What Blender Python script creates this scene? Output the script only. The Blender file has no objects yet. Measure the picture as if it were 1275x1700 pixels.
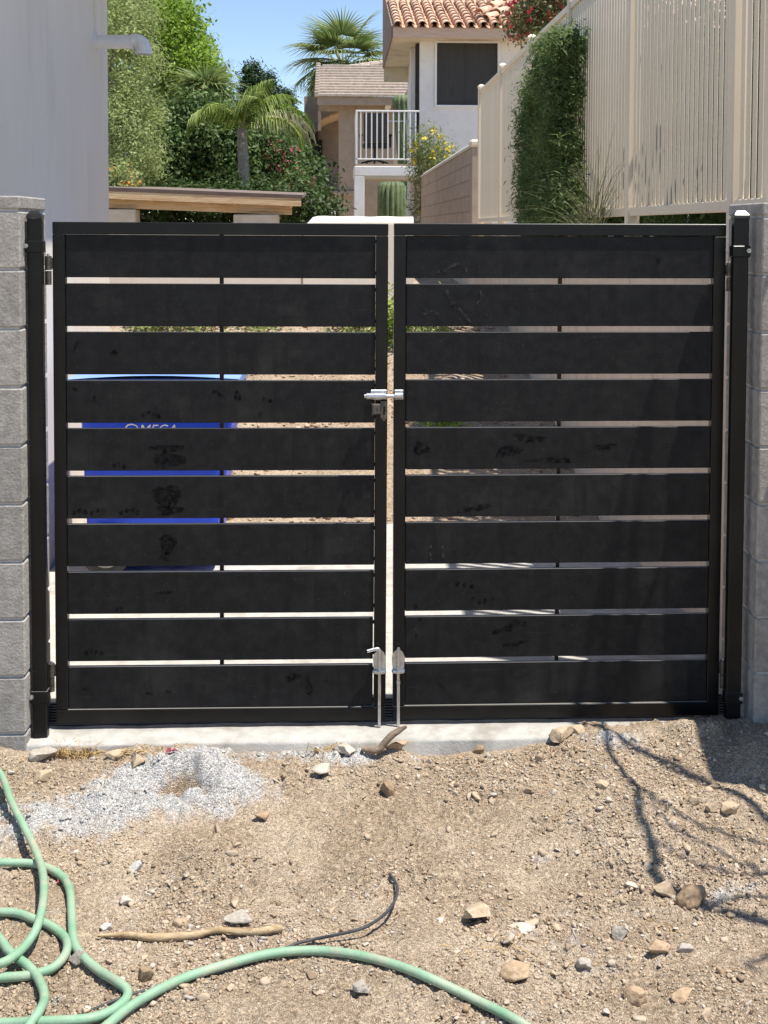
import bpy, bmesh, math, random
import numpy as np
from mathutils import Vector, Matrix

random.seed(7)
RNG = np.random.default_rng(11)
SC = bpy.context.scene
COL = SC.collection

# ------------------------------------------------------------------ camera
YAW, PITCH, ROLL = math.radians(2.3), math.radians(2.8), math.radians(0.15)
CAM = Vector((-0.20, -4.40, 1.848))
FPX, CX, CY = 2000.0, 637.5, 477.5
FW = Vector((math.sin(YAW) * math.cos(PITCH), math.cos(YAW) * math.cos(PITCH), -math.sin(PITCH)))
_r = Vector((math.cos(YAW), -math.sin(YAW), 0))
_u = _r.cross(FW)
RT = _r * math.cos(ROLL) + _u * math.sin(ROLL)
UP = -_r * math.sin(ROLL) + _u * math.cos(ROLL)
cd = bpy.data.cameras.new('camera')
cam = bpy.data.objects.new('camera', cd)
COL.objects.link(cam)
cd.sensor_fit = 'VERTICAL'
cd.sensor_height = 36.0
cd.lens = FPX / 1700.0 * 36.0
cd.shift_y = -(850.0 - CY) / 1700.0
cd.clip_start = 0.05
cd.clip_end = 900
cam.matrix_world = Matrix(((RT.x, UP.x, -FW.x, CAM.x), (RT.y, UP.y, -FW.y, CAM.y), (RT.z, UP.z, -FW.z, CAM.z), (0, 0, 0, 1)))
SC.camera = cam

# ------------------------------------------------------------------ world, sun, exposure
SUN = Vector((-0.31, 0.14, -1.0)).normalized()          # direction the light travels
w = bpy.data.worlds.new('World')
SC.world = w
w.use_nodes = True
nt = w.node_tree
nt.nodes.clear()
sky = nt.nodes.new('ShaderNodeTexSky')
sky.sky_type = 'NISHITA'
sky.sun_disc = False
sky.sun_elevation = math.asin(-SUN.z)
sky.sun_rotation = math.atan2(-SUN.x, -SUN.y)
sky.altitude = 1500
sky.air_density = 1.0
sky.dust_density = 0.0
sky.ozone_density = 1.0
bg = nt.nodes.new('ShaderNodeBackground')
bg.inputs['Strength'].default_value = 0.125
wo = nt.nodes.new('ShaderNodeOutputWorld')
nt.links.new(sky.outputs[0], bg.inputs[0])
nt.links.new(bg.outputs[0], wo.inputs[0])
sl = bpy.data.lights.new('sun', 'SUN')
sl.energy = 4.8
sl.angle = math.radians(0.53)
sl.color = (1.0, 0.95, 0.87)
sun = bpy.data.objects.new('sun', sl)
COL.objects.link(sun)
sun.rotation_mode = 'QUATERNION'
sun.rotation_quaternion = SUN.to_track_quat('-Z', 'Y')
SC.cycles.max_bounces = 6
SC.cycles.diffuse_bounces = 4
SC.cycles.glossy_bounces = 2
SC.cycles.transmission_bounces = 2
SC.cycles.caustics_reflective = False
SC.cycles.caustics_refractive = False
SC.view_settings.view_transform = 'Standard'
SC.view_settings.look = 'None'
SC.view_settings.gamma = 1.0
SC.view_settings.use_curve_mapping = False
SC.view_settings.exposure = 0.54

# ------------------------------------------------------------------ pixel helpers (photo pixels, 1275 x 1700)
def ray(px, py):
    return (FW + RT * ((px - CX) / FPX) + UP * ((CY - py) / FPX))

def at(px, py, Y):
    d = ray(px, py)
    return CAM + d * ((Y - CAM.y) / d.y)

# ------------------------------------------------------------------ numpy noise
def _hash(i, j, s):
    n = (i.astype(np.int64) * 374761393 + j.astype(np.int64) * 668265263 + s * 974634777) & 0xffffffff
    n = ((n ^ (n >> 13)) * 1274126177) & 0xffffffff
    n = n ^ (n >> 16)
    return (n & 0xffff) / 65535.0

def vnoise(x, y, s=0):
    xi, yi = np.floor(x), np.floor(y)
    fx, fy = x - xi, y - yi
    fx = fx * fx * (3 - 2 * fx)
    fy = fy * fy * (3 - 2 * fy)
    a, b = _hash(xi, yi, s), _hash(xi + 1, yi, s)
    c, d = _hash(xi, yi + 1, s), _hash(xi + 1, yi + 1, s)
    return (a * (1 - fx) + b * fx) * (1 - fy) + (c * (1 - fx) + d * fx) * fy - 0.5

def sstep(a, b, v):
    t = np.clip((v - a) / (b - a), 0, 1)
    return t * t * (3 - 2 * t)

def gauss(x, y, cx, cy, sx, sy):
    return np.exp(-((x - cx) / sx) ** 2 - ((y - cy) / sy) ** 2)

def hollow(x, y):
    xw = x + .10 * vnoise(x * 13, y * 13, 61) + .04 * vnoise(x * 35, y * 35, 62)
    yw = y + .07 * vnoise(x * 13 + 9, y * 13, 63) + .03 * vnoise(x * 35, y * 35 + 4, 64)
    return gauss(xw, yw, -0.715, -0.44, .085, .05)

def spill_mask(x, y):
    n = 0.5 * vnoise(x * 9, y * 9, 5) + 0.4 * vnoise(x * 26, y * 26, 6) + .25 * vnoise(x * 70, y * 70, 8)
    m = 1.15 * gauss(x, y, -0.70, -0.40, .26, .17) + .85 * gauss(x, y, -1.12, -.55, .30, .17) + .75 * gauss(x, y, -.30, -.18, .38, .09)
    m = m + .5 * gauss(x, y, .85, -.17, .22, .05) + .45 * gauss(x, y, .95, -1.02, .3, .06) + .3 * gauss(x, y, .55, -1.25, .35, .12)
    hole = hollow(x, y)
    return np.clip(.92 * sstep(.28, .85, m + 1.15 * n) - 1.3 * sstep(.35, .7, hole), 0, 1)

def zg(x, y):
    x = np.asarray(x, float)
    y = np.asarray(y, float)
    # front yard
    f = -0.085 + .04 * sstep(.55, .15, -y)
    f = f + .045 * sstep(.25, .85, x) * (1 - sstep(.30, .75, -y))
    f = f + .07 * gauss(x, y, 1.35, -.25, .30, .28)
    f = f + .06 * gauss(x, y, .80, -.58, .40, .22)
    f = f + .125 * gauss(x, y, -.70, -.36, .22, .14) - .11 * hollow(x, y)
    f = f + .05 * sstep(.0, .4, vnoise(x * 4.5, y * 4.5 + 7, 51)) * gauss(x * 0, y, 0, -.16, 1, .07)
    f = f + .03 * gauss(x, y, -1.12, -.5, .25, .2) - .02 * gauss(x, y, .4, -1.0, .5, .3)
    near = sstep(4.0, 2.5, np.abs(x)) * sstep(-4.5, -2.5, y) * sstep(.4, -.1, y)
    cl = .35 + 1.1 * sstep(-.25, .3, vnoise(x * 3.3, y * 3.3, 17))
    n = .044 * vnoise(x * 2.6, y * 2.6, 1) + .026 * vnoise(x * 7, y * 7, 2) + .013 * vnoise(x * 19, y * 19, 3) + cl * (.016 * np.abs(vnoise(x * 30, y * 30, 18)) + .014 * np.abs(vnoise(x * 55, y * 55, 4)) + .008 * vnoise(x * 105, y * 105, 7))
    sp = spill_mask(x, y)
    lump = np.abs(vnoise(x * 26, y * 26, 21)) * .045 + np.abs(vnoise(x * 60, y * 60, 22)) * .022 + np.abs(vnoise(x * 110, y * 110, 23)) * .010
    f = f + near * (n + sp * lump)
    # back yard: under the pad, slope, plateau
    b = -.06 + .0 * x
    b = np.where(y > 3.0, -.04 + .214 * (y - 3.0), b)
    b = np.where(y > 8.0, 1.03 + .02 * (y - 8.0), b)
    b = np.where(y > 40, 1.67 - .01 * (y - 40), b)
    bn = .10 * vnoise(x * 1.3, y * 1.3, 9) + .05 * vnoise(x * 5, y * 5, 10) + .03 * vnoise(x * 14, y * 14, 14)
    b = b + sstep(3.05, 3.5, y) * sstep(14, 8, y) * bn
    t = sstep(-.1, .1, y)
    return f * (1 - t) + b * t

def zg1(x, y):
    return float(zg(np.array([x]), np.array([y]))[0])

def ground(px, py, lift=0.0):
    d = ray(px, py)
    lo, hi = 1.5, 9.0
    for _ in range(3):
        t = np.linspace(lo, hi, 60)
        below = CAM.z + d.z * t < zg(CAM.x + d.x * t, CAM.y + d.y * t) + lift
        i = int(np.argmax(below)) if below.any() else 59
        lo, hi = t[max(0, i - 1)], t[i]
    return CAM + d * hi

# ------------------------------------------------------------------ materials
MATS = {}

def pm(name, c1, c2=None, scale=8.0, rough=.8, bump=0.0, bscale=60.0, metal=0.0, rnd=0.0, c3=None, s3=1.5, detail=6, spec=.5, stretch=(1, 1, 1), pos=(.35, .65), f3=(.52, .68)):
    if name in MATS:
        return MATS[name]
    m = bpy.data.materials.new(name)
    m.use_nodes = True
    t = m.node_tree
    N, L = t.nodes, t.links
    b = N['Principled BSDF']
    b.inputs['Roughness'].default_value = rough
    b.inputs['Metallic'].default_value = metal
    b.inputs['Specular IOR Level'].default_value = spec
    tc = N.new('ShaderNodeTexCoord')
    mp = N.new('ShaderNodeMapping')
    mp.inputs['Scale'].default_value = stretch
    L.new(tc.outputs['Object'], mp.inputs[0])
    vec = mp.outputs[0]
    if c2 is None:
        c2 = c1
    nz = N.new('ShaderNodeTexNoise')
    nz.inputs['Scale'].default_value = scale
    nz.inputs['Detail'].default_value = detail
    nz.inputs['Roughness'].default_value = .62
    L.new(vec, nz.inputs['Vector'])
    cr = N.new('ShaderNodeValToRGB')
    cr.color_ramp.elements[0].position = pos[0]
    cr.color_ramp.elements[1].position = pos[1]
    cr.color_ramp.elements[0].color = (*c1, 1)
    cr.color_ramp.elements[1].color = (*c2, 1)
    L.new(nz.outputs[0], cr.inputs[0])
    out = cr.outputs[0]
    if c3 is not None:
        n3 = N.new('ShaderNodeTexNoise')
        n3.inputs['Scale'].default_value = s3
        n3.inputs['Detail'].default_value = 7
        n3.inputs['Roughness'].default_value = .65
        L.new(vec, n3.inputs['Vector'])
        r3 = N.new('ShaderNodeValToRGB')
        r3.color_ramp.elements[0].position = f3[0]
        r3.color_ramp.elements[1].position = f3[1]
        L.new(n3.outputs[0], r3.inputs[0])
        mx = N.new('ShaderNodeMixRGB')
        L.new(r3.outputs[0], mx.inputs[0])
        L.new(out, mx.inputs[1])
        mx.inputs[2].default_value = (*c3, 1)
        out = mx.outputs[0]
    if rnd > 0:
        oi = N.new('ShaderNodeObjectInfo')
        mr = N.new('ShaderNodeMapRange')
        mr.inputs[3].default_value = 1 - rnd
        mr.inputs[4].default_value = 1 + rnd
        L.new(oi.outputs['Random'], mr.inputs[0])
        hs = N.new('ShaderNodeHueSaturation')
        L.new(mr.outputs[0], hs.inputs['Value'])
        L.new(out, hs.inputs['Color'])
        out = hs.outputs[0]
    L.new(out, b.inputs['Base Color'])
    if bump > 0:
        nb = N.new('ShaderNodeTexNoise')
        nb.inputs['Scale'].default_value = bscale
        nb.inputs['Detail'].default_value = 8
        nb.inputs['Roughness'].default_value = .65
        L.new(tc.outputs['Object'], nb.inputs['Vector'])
        bp = N.new('ShaderNodeBump')
        bp.inputs['Strength'].default_value = min(1.0, bump)
        bp.inputs['Distance'].default_value = .6 / bscale
        L.new(nb.outputs[0], bp.inputs['Height'])
        L.new(bp.outputs[0], b.inputs['Normal'])
    MATS[name] = m
    return m

def leafmat(name, dark, light, trans=.35, rough=.55):
    if name in MATS:
        return MATS[name]
    m = bpy.data.materials.new(name)
    m.use_nodes = True
    t = m.node_tree
    N, L = t.nodes, t.links
    b = N['Principled BSDF']
    b.inputs['Roughness'].default_value = rough
    b.inputs['Specular IOR Level'].default_value = .35
    a = N.new('ShaderNodeAttribute')
    a.attribute_name = 'tint'
    cr = N.new('ShaderNodeValToRGB')
    cr.color_ramp.elements[0].color = (*dark, 1)
    cr.color_ramp.elements[1].color = (*light, 1)
    L.new(a.outputs['Fac'], cr.inputs[0])
    L.new(cr.outputs[0], b.inputs['Base Color'])
    tr = N.new('ShaderNodeBsdfTranslucent')
    L.new(cr.outputs[0], tr.inputs['Color'])
    mx = N.new('ShaderNodeMixShader')
    mx.inputs[0].default_value = trans
    L.new(b.outputs[0], mx.inputs[1])
    L.new(tr.outputs[0], mx.inputs[2])
    L.new(mx.outputs[0], N['Material Output'].inputs['Surface'])
    MATS[name] = m
    return m

# ------------------------------------------------------------------ mesh builder
class MB:
    def __init__(s):
        s.v, s.f, s.sm = [], [], []

    def add(s, vs, fs, smooth=False):
        o = len(s.v)
        s.v.extend([tuple(p) for p in vs])
        s.f.extend([tuple(i + o for i in f) for f in fs])
        s.sm.extend([smooth] * len(fs))
        return s

    def box(s, x0, x1, y0, y1, z0, z1, b=0.0):
        x0, x1 = min(x0, x1), max(x0, x1)
        y0, y1 = min(y0, y1), max(y0, y1)
        z0, z1 = min(z0, z1), max(z0, z1)
        if b <= 0:
            v = [(x0, y0, z0), (x1, y0, z0), (x1, y1, z0), (x0, y1, z0), (x0, y0, z1), (x1, y0, z1), (x1, y1, z1), (x0, y1, z1)]
            return s.add(v, [(0, 3, 2, 1), (4, 5, 6, 7), (0, 1, 5, 4), (1, 2, 6, 5), (2, 3, 7, 6), (3, 0, 4, 7)])
        b = min(b, (x1 - x0) * .45, (y1 - y0) * .45, (z1 - z0) * .45)
        pts = []
        for X, xi in ((x0, x0 + b), (x1, x1 - b)):
            for Y, yi in ((y0, y0 + b), (y1, y1 - b)):
                for Z, zi in ((z0, z0 + b), (z1, z1 - b)):
                    pts += [(X, yi, zi), (xi, Y, zi), (xi, yi, Z)]
        bm = bmesh.new()
        for p in pts:
            bm.verts.new(p)
        bmesh.ops.convex_hull(bm, input=bm.verts)
        bmesh.ops.dissolve_limit(bm, angle_limit=.01, verts=bm.verts, edges=bm.edges)
        bm.verts.index_update()
        s.add([v.co[:] for v in bm.verts], [[v.index for v in f.verts] for f in bm.faces])
        bm.free()
        return s

    def quadbox(s, pts_bottom, pts_top):
        n = len(pts_bottom)
        v = list(pts_bottom) + list(pts_top)
        fs = [tuple(range(n - 1, -1, -1)), tuple(range(n, 2 * n))]
        for i in range(n):
            j = (i + 1) % n
            fs.append((i, j, n + j, n + i))
        return s.add(v, fs)

    def extrude_y(s, poly, y0, y1):
        return s.quadbox([(x, y1, z) for x, z in poly], [(x, y0, z) for x, z in poly])

    def tube(s, pts, rad, n=10, cap=True, smooth=True):
        pts = [Vector(p) for p in pts]
        k = len(pts)
        if not hasattr(rad, '__len__'):
            rad = [rad] * k
        vs, fs = [], []
        t0 = (pts[1] - pts[0]).normalized()
        nrm = t0.orthogonal().normalized()
        for i in range(k):
            if i == 0:
                t = t0
            elif i == k - 1:
                t = (pts[i] - pts[i - 1]).normalized()
            else:
                t = (pts[i + 1] - pts[i - 1]).normalized()
            nrm = (nrm - t * nrm.dot(t)).normalized()
            bn = t.cross(nrm)
            for a in range(n):
                an = 2 * math.pi * a / n
                vs.append(pts[i] + (nrm * math.cos(an) + bn * math.sin(an)) * rad[i])
        for i in range(k - 1):
            for a in range(n):
                c = (a + 1) % n
                fs.append((i * n + a, i * n + c, (i + 1) * n + c, (i + 1) * n + a))
        s.add(vs, fs, smooth)
        if cap:
            s.add([vs[a] for a in range(n)], [tuple(range(n - 1, -1, -1))])
            s.add([vs[(k - 1) * n + a] for a in range(n)], [tuple(range(n))])
        return s

    def mesh(s, name, m):
        me = bpy.data.meshes.new(name)
        me.from_pydata(s.v, [], s.f)
        me.polygons.foreach_set('use_smooth', s.sm)
        me.materials.append(m)
        me.update()
        return me

    def build(s, name, m, parent=None):
        return place(name, s.mesh(name, m), parent)

def place(name, me, parent=None):
    o = bpy.data.objects.new(name, me)
    COL.objects.link(o)
    if parent is not None:
        o.parent = parent
        if parent.type == 'EMPTY' and not parent.get('_local'):
            o.location = -parent.location
    return o

def box(name, m, parent, *a):
    return MB().box(*a).build(name, m, parent)

def tag(o, label=None, cat=None, group=None, kind=None):
    if label:
        o['label'] = label
    if cat:
        o['category'] = cat
    if group:
        o['group'] = group
    if kind:
        o['kind'] = kind
    return o

def thing(name, label, cat, loc=(0, 0, 0), group=None):
    o = bpy.data.objects.new(name, None)
    COL.objects.link(o)
    o.location = loc
    o.empty_display_size = .1
    return tag(o, label, cat, group)

def catmull(pts, per=8):
    P = [Vector(p) for p in pts]
    P = [P[0] * 2 - P[1]] + P + [P[-1] * 2 - P[-2]]
    out = []
    for i in range(1, len(P) - 2):
        for k in range(per):
            t = k / per
            a, b, c, d = P[i - 1], P[i], P[i + 1], P[i + 2]
            out.append(.5 * ((2 * b) + (c - a) * t + (2 * a - 5 * b + 4 * c - d) * t * t + (3 * b - a - 3 * c + d) * t ** 3))
    out.append(P[-2])
    return out

def npmesh(name, V, F, m, tint=None, smooth=False, cols=None):
    """V (n,3), F (k,4 or 3) arrays"""
    me = bpy.data.meshes.new(name)
    k, c = F.shape
    me.vertices.add(len(V))
    me.vertices.foreach_set('co', V.astype(np.float32).ravel())
    me.loops.add(k * c)
    me.loops.foreach_set('vertex_index', F.astype(np.int32).ravel())
    me.polygons.add(k)
    me.polygons.foreach_set('loop_start', np.arange(0, k * c, c, dtype=np.int32))
    me.polygons.foreach_set('loop_total', np.full(k, c, np.int32))
    if smooth:
        me.polygons.foreach_set('use_smooth', np.ones(k, bool))
    if tint is not None:
        a = me.attributes.new('tint', 'FLOAT', 'POINT')
        a.data.foreach_set('value', tint.astype(np.float32))
    if cols is not None:
        a = me.attributes.new('col', 'FLOAT_COLOR', 'POINT')
        a.data.foreach_set('color', np.concatenate([cols, np.ones((len(cols), 1))], 1).astype(np.float32).ravel())
    me.update(calc_edges=True)
    me.validate()
    me.materials.append(m)
    return me

# shared materials
M_black = pm('black_powder_coat', (.0034, .0038, .0047), (.006, .0062, .0068), 9, .32, .12, 260, c3=(.018, .0178, .0172), s3=2.4, f3=(.5, .84), spec=.26)
M_slat = pm('black_slat_sheet', (.0105, .0112, .0125), (.0175, .018, .019), 26, .46, .10, 300, c3=(.046, .045, .043), s3=3.1, f3=(.52, .92), spec=.14)
def settle_dust(m, streaks=False):
    """dust that has settled on upward faces; on slats also dried run marks and fine scratches"""
    N, L = m.node_tree.nodes, m.node_tree.links
    b = N['Principled BSDF']
    src = b.inputs['Base Color'].links[0].from_socket
    def noise(sc, st, det, ro=.6):
        tc = N.new('ShaderNodeTexCoord')
        mp = N.new('ShaderNodeMapping')
        mp.inputs['Scale'].default_value = st
        L.new(tc.outputs['Object'], mp.inputs[0])
        n = N.new('ShaderNodeTexNoise')
        n.inputs['Scale'].default_value = sc
        n.inputs['Detail'].default_value = det
        n.inputs['Roughness'].default_value = ro
        L.new(mp.outputs[0], n.inputs['Vector'])
        return n.outputs[0]
    def mix(fac, src, col):
        x = N.new('ShaderNodeMixRGB')
        L.new(fac, x.inputs[0])
        L.new(src, x.inputs[1])
        x.inputs[2].default_value = (*col, 1)
        return x.outputs[0]
    def rng(v, a, b_, hi=1.0):
        r = N.new('ShaderNodeMapRange')
        r.inputs[1].default_value = a
        r.inputs[2].default_value = b_
        r.inputs[4].default_value = hi
        L.new(v, r.inputs[0])
        return r.outputs[0]
    if streaks:
        src = mix(rng(noise(5, (4, 4, .5), 6), .52, .72, .75), src, (.009, .009, .0095))
        src = mix(rng(noise(7, (.6, 1, 9), 8, .75), .60, .78, .5), src, (.06, .057, .051))
        src = mix(rng(noise(170, (1, 1, 1), 2), .68, .76, .6), src, (.10, .095, .085))
    g = N.new('ShaderNodeNewGeometry')
    s = N.new('ShaderNodeSeparateXYZ')
    L.new(g.outputs['True Normal'], s.inputs[0])
    src = mix(rng(s.outputs[2], .75, .98, .9), src, (.30, .28, .25))
    L.new(src, b.inputs['Base Color'])
settle_dust(M_black)
settle_dust(M_slat, True)
M_zinc = pm('zinc_plate', (.42, .44, .46), (.62, .63, .64), 40, .34, .05, 200, metal=.85)
M_steel = pm('dark_hinge_steel', (.05, .048, .045), (.16, .14, .12), 60, .45, .1, 150, metal=.5)
M_block = pm('grey_concrete_block', (.30, .28, .255), (.43, .405, .37), 34, .95, .9, 90, rnd=.10, c3=(.19, .178, .16), s3=70, f3=(.60, .72))
M_mortar = pm('mortar', (.40, .39, .37), (.52, .51, .49), 40, .95, .6, 120)
M_conc = pm('pale_concrete', (.40, .38, .345), (.53, .51, .465), 14, .9, .5, 120, c3=(.32, .295, .255), s3=4)
M_stucco = pm('white_stucco', (.81, .74, .65), (.85, .78, .69), 3, .85, .35, 160, c3=(.70, .63, .545), s3=1.6, f3=(.54, .76), stretch=(1.2, 1.2, .3))
M_soil = None
M_tan = pm('tan_fence_paint', (.76, .645, .485), (.80, .685, .525), 4, .55, .06, 120, rnd=.05)
M_tanwall = pm('tan_stucco_wall', (.68, .555, .44), (.75, .62, .50), 6, .92, .5, 90, c3=(.56, .44, .34), s3=3, stretch=(2, 2, .5))
M_wood = pm('raw_lumber', (.62, .40, .19), (.76, .58, .36), 6, .75, .25, 40, stretch=(.5, 4, 9), c3=(.33, .18, .08), s3=4)
M_brownmetal = pm('brown_drip_edge', (.11, .075, .06), (.15, .10, .085), 5, .5)
M_cream = pm('cream_stucco', (.60, .53, .42), (.70, .62, .50), 5, .9, .4, 120)
M_trunk = pm('grey_bark', (.16, .125, .09), (.30, .25, .20), 14, .95, .8, 40, stretch=(1, 1, .3))

# ================================================================== GROUND
def build_ground():
    xs = np.concatenate([-np.geomspace(90, 1.75, 34), np.arange(-1.72, 1.80, .0068), np.geomspace(1.83, 90, 34)])
    ys = np.concatenate([-np.geomspace(70, 1.82, 26), np.arange(-1.80, -.10, .0068), np.linspace(-.09, 3.0, 10), np.arange(3.06, 9.0, .07), np.geomspace(9.1, 220, 30)])
    X, Y = np.meshgrid(xs, ys)
    Z = zg(X, Y)
    nx, ny = len(xs), len(ys)
    V = np.stack([X, Y, Z], -1).reshape(-1, 3)
    i = np.arange((ny - 1) * (nx - 1))
    r, c = i // (nx - 1), i % (nx - 1)
    a = r * nx + c
    F = np.stack([a, a + 1, a + nx + 1, a + nx], 1)
    m = bpy.data.materials.new('dry_soil')
    m.use_nodes = True
    t = m.node_tree
    N, L = t.nodes, t.links
    b = N['Principled BSDF']
    b.inputs['Roughness'].default_value = .97
    b.inputs['Specular IOR Level'].default_value = .2
    tc = N.new('ShaderNodeTexCoord')
    def noise(sc, det=8, ro=.65):
        n = N.new('ShaderNodeTexNoise')
        n.inputs['Scale'].default_value = sc
        n.inputs['Detail'].default_value = det
        n.inputs['Roughness'].default_value = ro
        L.new(tc.outputs['Object'], n.inputs['Vector'])
        return n
    def ramp(n, p0, p1, c0, c1):
        r = N.new('ShaderNodeValToRGB')
        r.color_ramp.elements[0].position = p0
        r.color_ramp.elements[1].position = p1
        r.color_ramp.elements[0].color = (*c0, 1)
        r.color_ramp.elements[1].color = (*c1, 1)
        L.new(n, r.inputs[0])
        return r
    n1 = noise(55)
    soil = ramp(n1.outputs[0], .34, .66, (.29, .208, .138), (.56, .445, .32))
    n2 = noise(3.2)
    r2 = ramp(n2.outputs[0], .45, .68, (0, 0, 0), (1, 1, 1))
    mx = N.new('ShaderNodeMixRGB')
    L.new(r2.outputs[0], mx.inputs[0])
    L.new(soil.outputs[0], mx.inputs[1])
    mx.inputs[2].default_value = (.60, .485, .36, 1)
    n3 = noise(120)
    grey = ramp(n3.outputs[0], .3, .7, (.46, .445, .42), (.72, .705, .68))
    at_ = N.new('ShaderNodeAttribute')
    at_.attribute_name = 'tint'
    m2 = N.new('ShaderNodeMixRGB')
    L.new(at_.outputs['Fac'], m2.inputs[0])
    L.new(mx.outputs[0], m2.inputs[1])
    L.new(grey.outputs[0], m2.inputs[2])
    # fine grit seen as dark / light specks
    vo = N.new('ShaderNodeTexVoronoi')
    vo.inputs['Scale'].default_value = 190
    vo.inputs['Randomness'].default_value = 1.0
    L.new(tc.outputs['Object'], vo.inputs['Vector'])
    hv = N.new('ShaderNodeHueSaturation')
    mr = N.new('ShaderNodeMapRange')
    mr.inputs[3].default_value = .62
    mr.inputs[4].default_value = 1.28
    sp = N.new('ShaderNodeSeparateColor')
    L.new(vo.outputs['Color'], sp.inputs[0])
    L.new(sp.outputs[0], mr.inputs[0])
    L.new(mr.outputs[0], hv.inputs['Value'])
    L.new(m2.outputs[0], hv.inputs['Color'])
    L.new(hv.outputs[0], b.inputs['Base Color'])
    bp = N.new('ShaderNodeBump')
    bp.inputs['Strength'].default_value = 1.0
    bp.inputs['Distance'].default_value = .0095
    L.new(n3.outputs[0], bp.inputs['Height'])
    b2 = N.new('ShaderNodeBump')
    b2.inputs['Strength'].default_value = .9
    b2.inputs['Distance'].default_value = .0055
    b2.invert = True
    L.new(vo.outputs['Distance'], b2.inputs['Height'])
    L.new(bp.outputs[0], b2.inputs['Normal'])
    L.new(b2.outputs[0], b.inputs['Normal'])
    sm = spill_mask(V[:, 0], V[:, 1]) * (V[:, 1] < 0) * (np.abs(V[:, 0]) < 3)
    o = place('dirt_ground', npmesh('dirt_ground', V, F, m, tint=sm, smooth=True))
    tag(o, kind='structure')
    return m
M_soil = build_ground()

def structure(o):
    o['kind'] = 'structure'
    return o

# sill, pad
def rough_slab(name, x0, x1, y0, y1, z0, z1, m, seed, amp=.004, step=.03):
    """a poured slab: gently uneven top and a wavering front edge"""
    nx = max(2, int((x1 - x0) / step))
    xs = np.linspace(x0, x1, nx)
    prof = [(y0, z0), (y0, z1 - .012), (y0 + .004, z1 - .004), (y0 + .012, z1), ((y0 + y1) / 2, z1), (y1, z1), (y1, z0)]
    V = []
    for i, x in enumerate(xs):
        for j, (y, z) in enumerate(prof):
            q = np.array([x * 9 + j * .7]), np.array([seed + j * 1.3])
            d = float(vnoise(*q, seed)[0]) * amp * 2 + float(vnoise(q[0] * 4, q[1], seed)[0]) * amp
            V.append((x, y + (d if j < 5 else 0), z + (d * .6 if j not in (0, 6) else 0)))
    F = []
    k = len(prof)
    for i in range(nx - 1):
        for j in range(k - 1):
            F.append((i * k + j, (i + 1) * k + j, (i + 1) * k + j + 1, i * k + j + 1))
    mb = MB().add(V, F, True)
    mb.add([V[j] for j in range(k)], [tuple(range(k))])
    mb.add([V[(nx - 1) * k + j] for j in range(k)], [tuple(range(k - 1, -1, -1))])
    return structure(mb.build(name, m))
rough_slab('gate_sill', -1.9, 1.95, -.127, .035, -.4, .0, M_conc, 31)
structure(box('concrete_pad', M_conc, None, -1.74, 1.50, .255, 1.02, -.4, .001, .006))
structure(box('concrete_pad', M_conc, None, -1.74, 1.50, 1.026, 3.06, -.4, .002, .006))

# trench drain behind the gate
td = thing('trench_drain', 'black slotted trench drain running along behind the gate bottom', 'drain', (0, .14, 0))
M_drain = pm('drain_plastic', (.012, .012, .012), (.03, .03, .03), 30, .6)
mbx = MB().box(-1.7, 1.5, .037, .05, -.2, .003).box(-1.7, 1.5, .241, .253, -.2, .003)
mbx.box(-1.7, 1.5, .05, .241, -.2, -.12)
mbx.build('channel', M_drain, td)
for i in range(7):
    box('grate_bar', M_drain, td, -1.7, 1.5, .056 + i * .0265, .056 + i * .0265 + .015, -.03, .002, .002)

# ================================================================== PILLARS
def pillar(label, x0, x1, y0, y1, ztop, zbase, pitch, name='block_pillar', cat='pillar', xs_split=None, cap_h=.055, seed=0):
    cx = .5 * (x0 + x1)
    t = thing(name, label, cat, (cx, .5 * (y0 + y1), zbase))
    j = .009
    box('mortar_core', M_mortar, t, x0 + .007, x1 - .007, y0 + .007, y1 - .007, zbase - .25, ztop - .02)
    rr = random.Random(seed)
    z = ztop
    k = 0
    while z > zbase - .2:
        h = cap_h if k == 0 else pitch
        za, zb = z - h + j, z
        cuts = xs_split[k % 2] if xs_split else []
        e = [x0] + cuts + [x1]
        for a, b in zip(e[:-1], e[1:]):
            dx = rr.uniform(-.0015, .0015)
            box('block', M_block, t, a + (j / 2 if a != x0 else 0) + dx * .3, b - (j / 2 if b != x1 else 0), y0 + rr.uniform(-.0015, .002), y1, za, zb, .005)
        z -= h
        k += 1
    return t
XLP = at(36.5, 660, -.13).x
XRP = at(1263, 560, -.13).x
pillar('grey block gate pillar standing left of the gate beside white wall', XLP - .60, XLP, -.13, .25, at(20, 325, -.13).z, 0.0, .2075, xs_split=[[XLP - .40], [XLP - .2]], seed=1)
pillar('grey block gate pillar at right, partly in shadow beside tan fence', XRP, XRP + .60, -.13, .25, at(1268, 336, -.13).z, 0.0, .2085, xs_split=[[XRP + .40], [XRP + .2]], seed=2)
# return wall just outside the frame on the right; its shadow falls on pillar and dirt
pillar('low grey block return wall running forward from the right pillar', XRP + .33, XRP + .53, -.72, -.138, 1.88, 0.0, .2085, name='block_wall', cat='wall', seed=3)

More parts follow.
